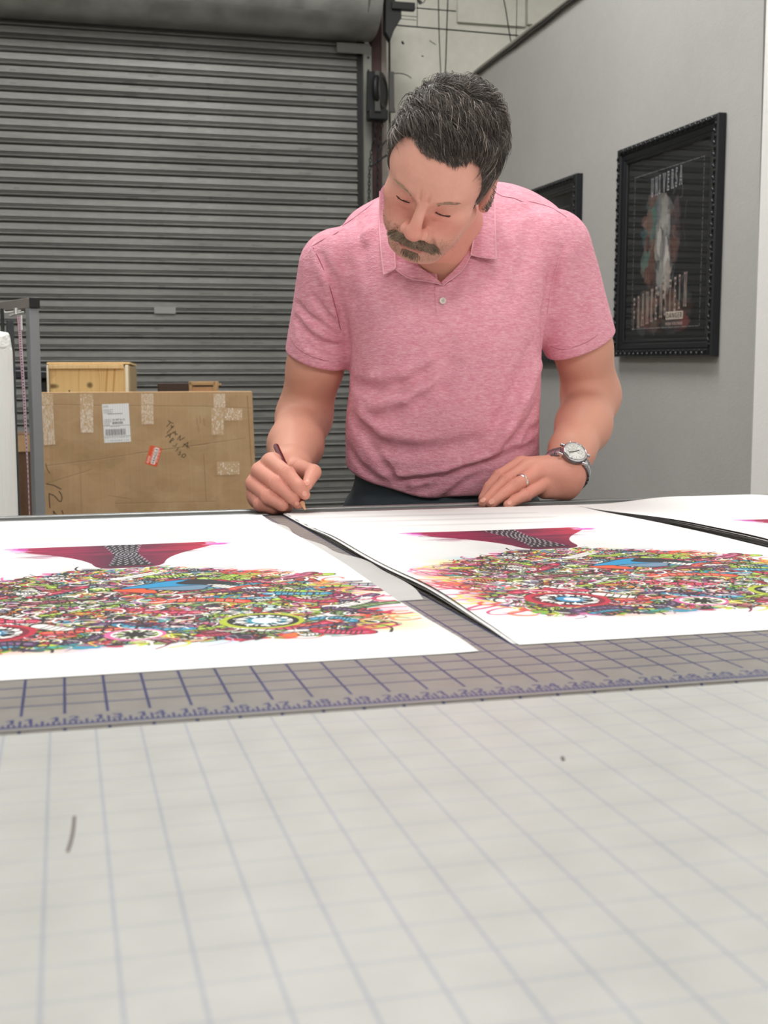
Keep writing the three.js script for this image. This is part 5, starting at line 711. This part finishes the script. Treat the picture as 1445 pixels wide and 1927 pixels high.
{
  const r = rng(99), S = new Strands(), cap = (x, y, z) => { const d = skull(x, y, z); if (d > 0.05) return d - 0.02; const [az, el] = polar(x, y, z), m = el - hairEdge(az); const hd = hairDepth(az, el) * 0.62; return d - (m > 3 ? hd + 0.0004 : -0.004) + (hd > 0.004 ? 0.0024 * (noise(x * 120 + 40, y * 120, z * 120) - 0.5) : 0); };
  const cg = surfaceNet(cap, [-0.115, -0.06, -0.15], [0.115, 0.175, 0.13], 0.0034, (x, y, z) => { const n = noise(x * 150, y * 150, z * 150); return [0.042 + 0.03 * n, 0.034 + 0.024 * n, 0.028 + 0.02 * n]; }); cg.applyMatrix4(headMatrix);
  const flow = (az, el) => { const top = sst(12, 42, el), back = sst(90, 140, Math.abs(az)); const f = V(0.75, -0.15, 0.85).multiplyScalar(top * (1 - back)).add(V(0, -1, -0.35).multiplyScalar(1 - top)).add(V(0.15, -0.5, -0.7).multiplyScalar(top * back)); return f; };
  for (let c = 0; c < 1800; c++) {
    let az0 = (r() * 2 - 1) * 180, el0 = Math.asin(-0.6 + 1.6 * r()) * 57.3;
    if (c > 1250) { const t = r(); if (c > 1650) el0 = 62 + 26 * r(); else if (c < 1400) { az0 = 57 + 24 * t; el0 = -33 + 46 * r(); } else { az0 = (r() * 2 - 1) * 75; el0 = hairEdge(az0) + 7 * r(); } }
    const m0 = el0 - hairEdge(az0); if (m0 < 0.3 || (Math.abs(az0) > 80 && Math.abs(az0) < 114 && el0 < 16)) continue;
    const side = sst(40, 15, el0), front = sst(24, 4, m0) * sst(60, 20, Math.abs(az0)), sidegrey = side * 0.5 + (Math.abs(az0) > 55 && Math.abs(az0) < 100 ? 0.4 * sst(15, -10, el0) : 0);
    const twist = (r() - 0.5) * (0.9 - 0.5 * side), L0 = side > 0.6 ? 0.011 + 0.008 * r() : 0.026 + 0.024 * r(), lift = 0.55 + 0.55 * r(), tone = 0.7 + 0.7 * r(), curl = (r() - 0.5) * 0.9;
    const n = 9 + Math.floor(r() * 9), spread = side > 0.6 ? 4.2 : 5.2;
    for (let k = 0; k < n; k++) {
      const az = az0 + (r() - 0.5) * spread / Math.max(0.25, Math.cos(el0 / 57.3)) * 1.4, el = el0 + (r() - 0.5) * spread; if (el - hairEdge(az) < -1.5) continue;
      const dep = Math.max(0.0022, hairDepth(az, el)), L = L0 * (0.75 + 0.4 * r()) * (0.25 + 0.75 * sst(2, 26, el - hairEdge(az))) * (side > 0.6 ? sst(-6, 12, el - hairEdge(az)) * 0.6 + 0.4 : 1);
      const f = flow(az, el), low = sideHead(az, el); let p = scalpS(az, el); const pts = [], NS = 5, h1 = dep * (lift * (0.6 + 0.45 * r())); let tw = twist + (r() - 0.5) * 0.25;
      for (let s = 0; s <= NS; s++) { const u = s / NS, nn = skullNormal(p), t = f.clone().addScaledVector(nn, -f.dot(nn)).normalize().applyAxisAngle(nn, tw + curl * (u - 0.4)); const h = dep * 0.25 + h1 * Math.sin(Math.min(1, u * 1.35 + 0.12) * Math.PI * 0.62) - (u > 0.75 ? dep * 0.25 * (u - 0.75) * 4 * (1 - front * 0.3) : 0); pts.push(p.clone().addScaledVector(nn, Math.max(0.0012, h)).applyMatrix4(headMatrix)); p = p.clone().addScaledVector(t, L / NS); const d = low ? headField(p.x, p.y, p.z) : skull(p.x, p.y, p.z); p.addScaledVector(nn, -d); }
      const q = r(), g = q < 0.10 + sidegrey * 0.6 ? 0.24 + 0.26 * r() : q < 0.45 ? 0.115 + 0.07 * r() : 0.048 + 0.04 * r(), w = 0.00030 + 0.00028 * r();
      S.add(pts, w, 0.00008, [g * tone, g * tone * 0.83, g * tone * 0.71]);
    }
  }
  const sg = S.geometry(); for (const g of [cg, sg]) { for (const k of Object.keys(g.attributes)) if (!['position', 'normal', 'color'].includes(k)) g.deleteAttribute(k); }
  const hair = new THREE.Mesh(mergeGeometries([cg.toNonIndexed(), sg.toNonIndexed()]), hairMat); hair.name = 'hair'; hair.castShadow = hair.receiveShadow = true; man.add(hair); hair.userData.label = 'short dark hair streaked with grey';
}
{
  const r = rng(123), face = (x, y) => { let lo = 0.03, hi = 0.14; for (let i = 0; i < 60; i++) { const z = 0.14 - i * 0.0018; if (headField(x, y, z) < 0) { lo = z; hi = z + 0.0018; break; } } for (let i = 0; i < 10; i++) { const m = (lo + hi) / 2; headField(x, y, m) < 0 ? lo = m : hi = m; } return V(x, y, lo); };
  const grow = (name, label, n, root, dir, len, lift, wid, col) => {
    const S = new Strands(); for (let i = 0; i < n; i++) { const q = root(); if (!q) continue; const p = face(q[0], q[1]), d = dir(q[0], q[1]), L = len(q[0], q[1]), pts = []; for (let s = 0; s <= 3; s++) { const u = s / 3, x = p.x + d[0] * L * u, y = p.y + d[1] * L * u - 0.1 * L * u * u, e = face(x, y); e.z = Math.max(e.z, p.z - 0.004); e.z += 0.0004 + lift * Math.sin(u * 2.2); pts.push(e.applyMatrix4(headMatrix)); } S.add(pts, wid * (0.7 + 0.6 * r()), wid * 0.25, col()); }
    const m = new THREE.Mesh(S.geometry(), hairMat); m.name = name; m.castShadow = m.receiveShadow = true; man.add(m); if (label) m.userData.label = label; return m;
  };
  const tone = (a, b, grey) => () => { const k = r() < grey ? 0.30 + 0.15 * r() : a + (b - a) * r(); return [k, k * 0.72, k * 0.49]; };
  const stache = () => { const x = (r() * 2 - 1) * 0.037, a = Math.abs(x) / 0.037, y = -0.0365 - 0.008 * a - 0.010 * a * a - r() * (0.013 - 0.004 * a); return [x, y]; };
  grow('moustache', 'bushy greying brown moustache', 1500, stache, (x) => { const s = clamp(x / 0.02, -1, 1), j = (r() - 0.5) * 0.3; return [0.75 * s + j, -0.85]; }, () => 0.007 + 0.005 * r(), 0.0026, 0.00042, tone(0.13, 0.36, 0.15));
  grow('beard', 'short goatee below the lip', 330, () => { const t = r(), x = (r() + r() - 1) * (0.011 + 0.006 * t), y = -0.0715 - t * (0.008 + 0.014 * r()); return [x, y]; }, (x) => [x * 12 + (r() - 0.5) * 0.3, -0.9], () => 0.005 + 0.004 * r(), 0.0014, 0.0004, tone(0.13, 0.36, 0.25));
  grow('stubble', null, 1300, () => { const x = (r() * 2 - 1) * 0.06, y = -0.035 - r() * 0.06; return Math.abs(x) > 0.02 || y < -0.085 ? [x, y] : null; }, () => [(r() - 0.5) * 0.5, -0.9], () => 0.0016 + 0.001 * r(), 0.0003, 0.00016, tone(0.14, 0.28, 0.5));
  for (const s of [-1, 1]) grow('eyebrow', null, 90, () => { const u = r(); return [s * (0.018 + 0.030 * u), 0.0300 + 0.007 * Math.sin(u * 2.4) + (r() - 0.5) * 0.0045]; }, () => [s * 0.9, 0.15 + 0.3 * (r() - 0.5)], () => 0.006 + 0.003 * r(), 0.0008, 0.0002, tone(0.42, 0.65, 0.1));
  const lash = mat(0x2f1f18, 0.8), lid = (s, pts) => tube(pts.map(([x, y]) => V(s * x, y, Math.max(face(s * x, y).z, face(s * x, y + 0.002).z, face(s * x, y - 0.002).z) + 0.0001).applyMatrix4(headMatrix)), 0.0007, 18, 5);
  for (const s of [-1, 1]) obj('eyelashes', lid(s, [[0.0205, 0.0088], [0.0245, 0.0072], [0.0315, 0.0062], [0.0385, 0.0068], [0.0430, 0.0086]]), lash, man);
  // finger nails
  const nm = phys(0xdc9a86, 0.32, { clearcoat: 0.3 });
  const nail = (px, py, w, l, ang) => { const f = (x, y, z) => smin(rightArm(x, y, z), leftArm(x, y, z), 0.002), p = surf(px, py, f), e = 0.001, n = V(f(p.x + e, p.y, p.z) - f(p.x - e, p.y, p.z), f(p.x, p.y + e, p.z) - f(p.x, p.y - e, p.z), f(p.x, p.y, p.z + e) - f(p.x, p.y, p.z - e)).normalize(); const g = new THREE.SphereGeometry(1, 14, 8); g.scale(w * 0.86, l * 0.86, 0.0011); g.rotateZ(ang); const q = new THREE.Quaternion().setFromUnitVectors(V(0, 0, 1), n); g.applyQuaternion(q); g.translate(p.x - n.x * 0.0002, p.y - n.y * 0.0002, p.z - n.z * 0.0002); obj('fingernail', g, nm, man); };
  nail(573, 929, 0.0048, 0.0064, 0.55); nail(559, 948, 0.0048, 0.0060, 0.75); nail(578, 908, 0.0052, 0.0062, -0.3);
  nail(925, 944, 0.0056, 0.0066, -0.8); nail(909, 941, 0.0056, 0.0066, -0.75); nail(959, 946, 0.0045, 0.0055, -0.9);
}
// ---- watch, ring, pencil: things of their own
{
  const st = mat(0xc9c9cc, 0.18, { metalness: 1 }), stb = mat(0x8e8f93, 0.3, { metalness: 1 }), axis = J.wrL.clone().sub(J.fbL).normalize(), c = J.fbL.clone().lerp(J.wrL, 0.84), rad = 0.0365;
  const face = at(1071, 885, 2.085).sub(c), n = face.addScaledVector(axis, -face.dot(axis)).normalize().multiplyScalar(0.8).add(CAM.clone().sub(c).normalize().multiplyScalar(0.42)); n.addScaledVector(axis, -n.dot(axis)).normalize();
  const strap = V().crossVectors(axis, n).normalize(), t = thing('wristwatch', 'silver chronograph wristwatch with pale dial and link bracelet on the left wrist', 'watch'); t.position.copy(c); t.scale.setScalar(1.07); t.quaternion.setFromRotationMatrix(new THREE.Matrix4().makeBasis(strap, n, V().crossVectors(strap, n)));   // x round the wrist, y out of the dial, z along the arm
  const h = rad + 0.002, disc = (r1, y0, y1, seg = 40) => { const g = cyl(r1, r1, y1 - y0, seg); g.translate(0, (y0 + y1) / 2, 0); return g; };
  const body = new THREE.LatheGeometry([[0, -0.004], [0.0185, -0.004], [0.0203, -0.002], [0.0205, 0.004], [0.0196, 0.0055]].map(([x, y]) => new THREE.Vector2(x, y + h)).reverse(), 48); obj('case', body, stb, t);
  obj('bezel', new THREE.LatheGeometry([[0.0170, 0.0064], [0.0176, 0.0078], [0.0186, 0.0078], [0.0200, 0.0058], [0.0202, 0.005]].map(([x, y]) => new THREE.Vector2(x, y + h)).reverse(), 48), st, t);
  const dialC = canvas(512, 512, (g) => { g.fillStyle = '#e4e3dc'; g.fillRect(0, 0, 512, 512); g.translate(256, 256); g.strokeStyle = '#b9b8b0'; g.lineWidth = 10; g.beginPath(); g.arc(0, 0, 214, 0, 6.3); g.stroke(); for (let i = 0; i < 60; i++) { g.save(); g.rotate(i * Math.PI / 30); g.fillStyle = '#55554f'; g.fillRect(-2, -246, 4, i % 5 ? 14 : 26); g.restore(); } for (let i = 0; i < 12; i++) { g.save(); g.rotate(i * Math.PI / 6); g.fillStyle = '#8c8b84'; g.fillRect(-6, -206, 12, 46); g.restore(); } for (const [x, y] of [[-112, 0], [112, 0], [0, 112]]) { g.fillStyle = '#d6d5cd'; g.beginPath(); g.arc(x, y, 66, 0, 6.3); g.fill(); g.strokeStyle = '#77766e'; g.lineWidth = 8; g.stroke(); g.strokeStyle = '#44443f'; g.lineWidth = 6; g.beginPath(); g.moveTo(x, y); g.lineTo(x + 34, y - 30); g.stroke(); } });
  const dg = new THREE.CircleGeometry(0.0172, 48); dg.rotateX(-Math.PI / 2); dg.rotateY(0.4); dg.translate(0, h + 0.0062, 0); obj('dial', dg, mat(0xffffff, 0.35, { map: ctex(dialC), metalness: 0.1 }), t);
  const hand = (l, w, a) => { const g = box(w, 0.0004, l, 0, h + 0.0068, -l / 2 + 0.002); g.rotateY(a); return obj('hand', g, mat(0x4a4a48, 0.35, { metalness: 0.6 }), t); }; hand(0.014, 0.0012, -0.9); hand(0.010, 0.0014, 2.4);
  const cg = new THREE.CircleGeometry(0.0174, 48); cg.rotateX(-Math.PI / 2); cg.translate(0, h + 0.0076, 0); obj('crystal', cg, phys(0xffffff, 0.02, { transmission: 1, thickness: 0 }), t);
  for (const [a, r0, l] of [[0, 0.003, 0.004], [0.5, 0.0022, 0.0036], [-0.5, 0.0022, 0.0036]]) { const g = cyl(r0, r0, l, 14); g.rotateX(Math.PI / 2); g.translate(0, h + 0.001, 0.0215); g.rotateY(a); obj(a ? 'pusher' : 'crown', g, st, t); }
  for (const s of [-1, 1]) for (const z of [-1, 1]) { const g = box(0.012, 0.006, 0.0032, s * 0.0195, h - 0.001, z * 0.0105, 0.0014); g.rotateZ(0); obj('lug', g, st, t); }
  for (let i = 0; i < 22; i++) { const a = 0.56 + (2 * Math.PI - 1.12) * (i + 0.5) / 22; for (const z of [-0.0066, 0, 0.0066]) { const g = box(0.0084, 0.0034, z ? 0.0060 : 0.0066, 0, 0, z, 0.0009); g.translate(0, h, 0); g.rotateZ(-a); obj('link', g, z ? stb : st, t); } }
}
{
  const a = fingersL[1][0].c, A = at(1011, 890, 2.100), B = at(968, 914, 2.075), p = A.clone().lerp(B, 0.66), d = B.clone().sub(A).normalize();
  const g = new THREE.LatheGeometry([[0.0130, -0.003], [0.01385, -0.0026], [0.0141, 0], [0.01385, 0.0026], [0.0130, 0.003], [0.0127, 0], [0.0130, -0.003]].map(([x, y]) => new THREE.Vector2(x, y)).reverse(), 48);
  const ring = obj('wedding_ring', g, mat(0xd9d4cc, 0.22, { metalness: 1 })); ring.quaternion.setFromUnitVectors(V(0, 1, 0), d); ring.position.copy(p); tag(ring, 'plain silver band on the left ring finger', 'ring');
}
{
  const tip = onY(577, 965, TABLE + 0.0062), end = at(518.5, 838, 2.025), L = tip.distanceTo(end), t = thing('pencil', 'dark red pencil with sharpened tip held in the right hand on the paper', 'pencil'); t.position.copy(tip); t.quaternion.setFromUnitVectors(V(0, 1, 0), end.clone().sub(tip).normalize());
  const lathe = (pts, seg) => new THREE.LatheGeometry(pts.map(([x, y]) => new THREE.Vector2(x, y)), seg);
  obj('shaft', toCreasedNormals(lathe([[0.0042, 0.0235], [0.0046, 0.026], [0.0046, L - 0.001], [0.004, L], [0, L]], 6), 0.3), mat(0x5a1a1e, 0.3), t); obj('wood_cone', lathe([[0.0011, 0.006], [0.0040, 0.0235], [0.0036, 0.0245]], 18), mat(0xd6a07a, 0.6), t); obj('lead', lathe([[0.0001, 0], [0.0003, 0.0006], [0.0011, 0.0062]], 10), mat(0x2e2e30, 0.4), t);
}
renderer.render(scene, camera);
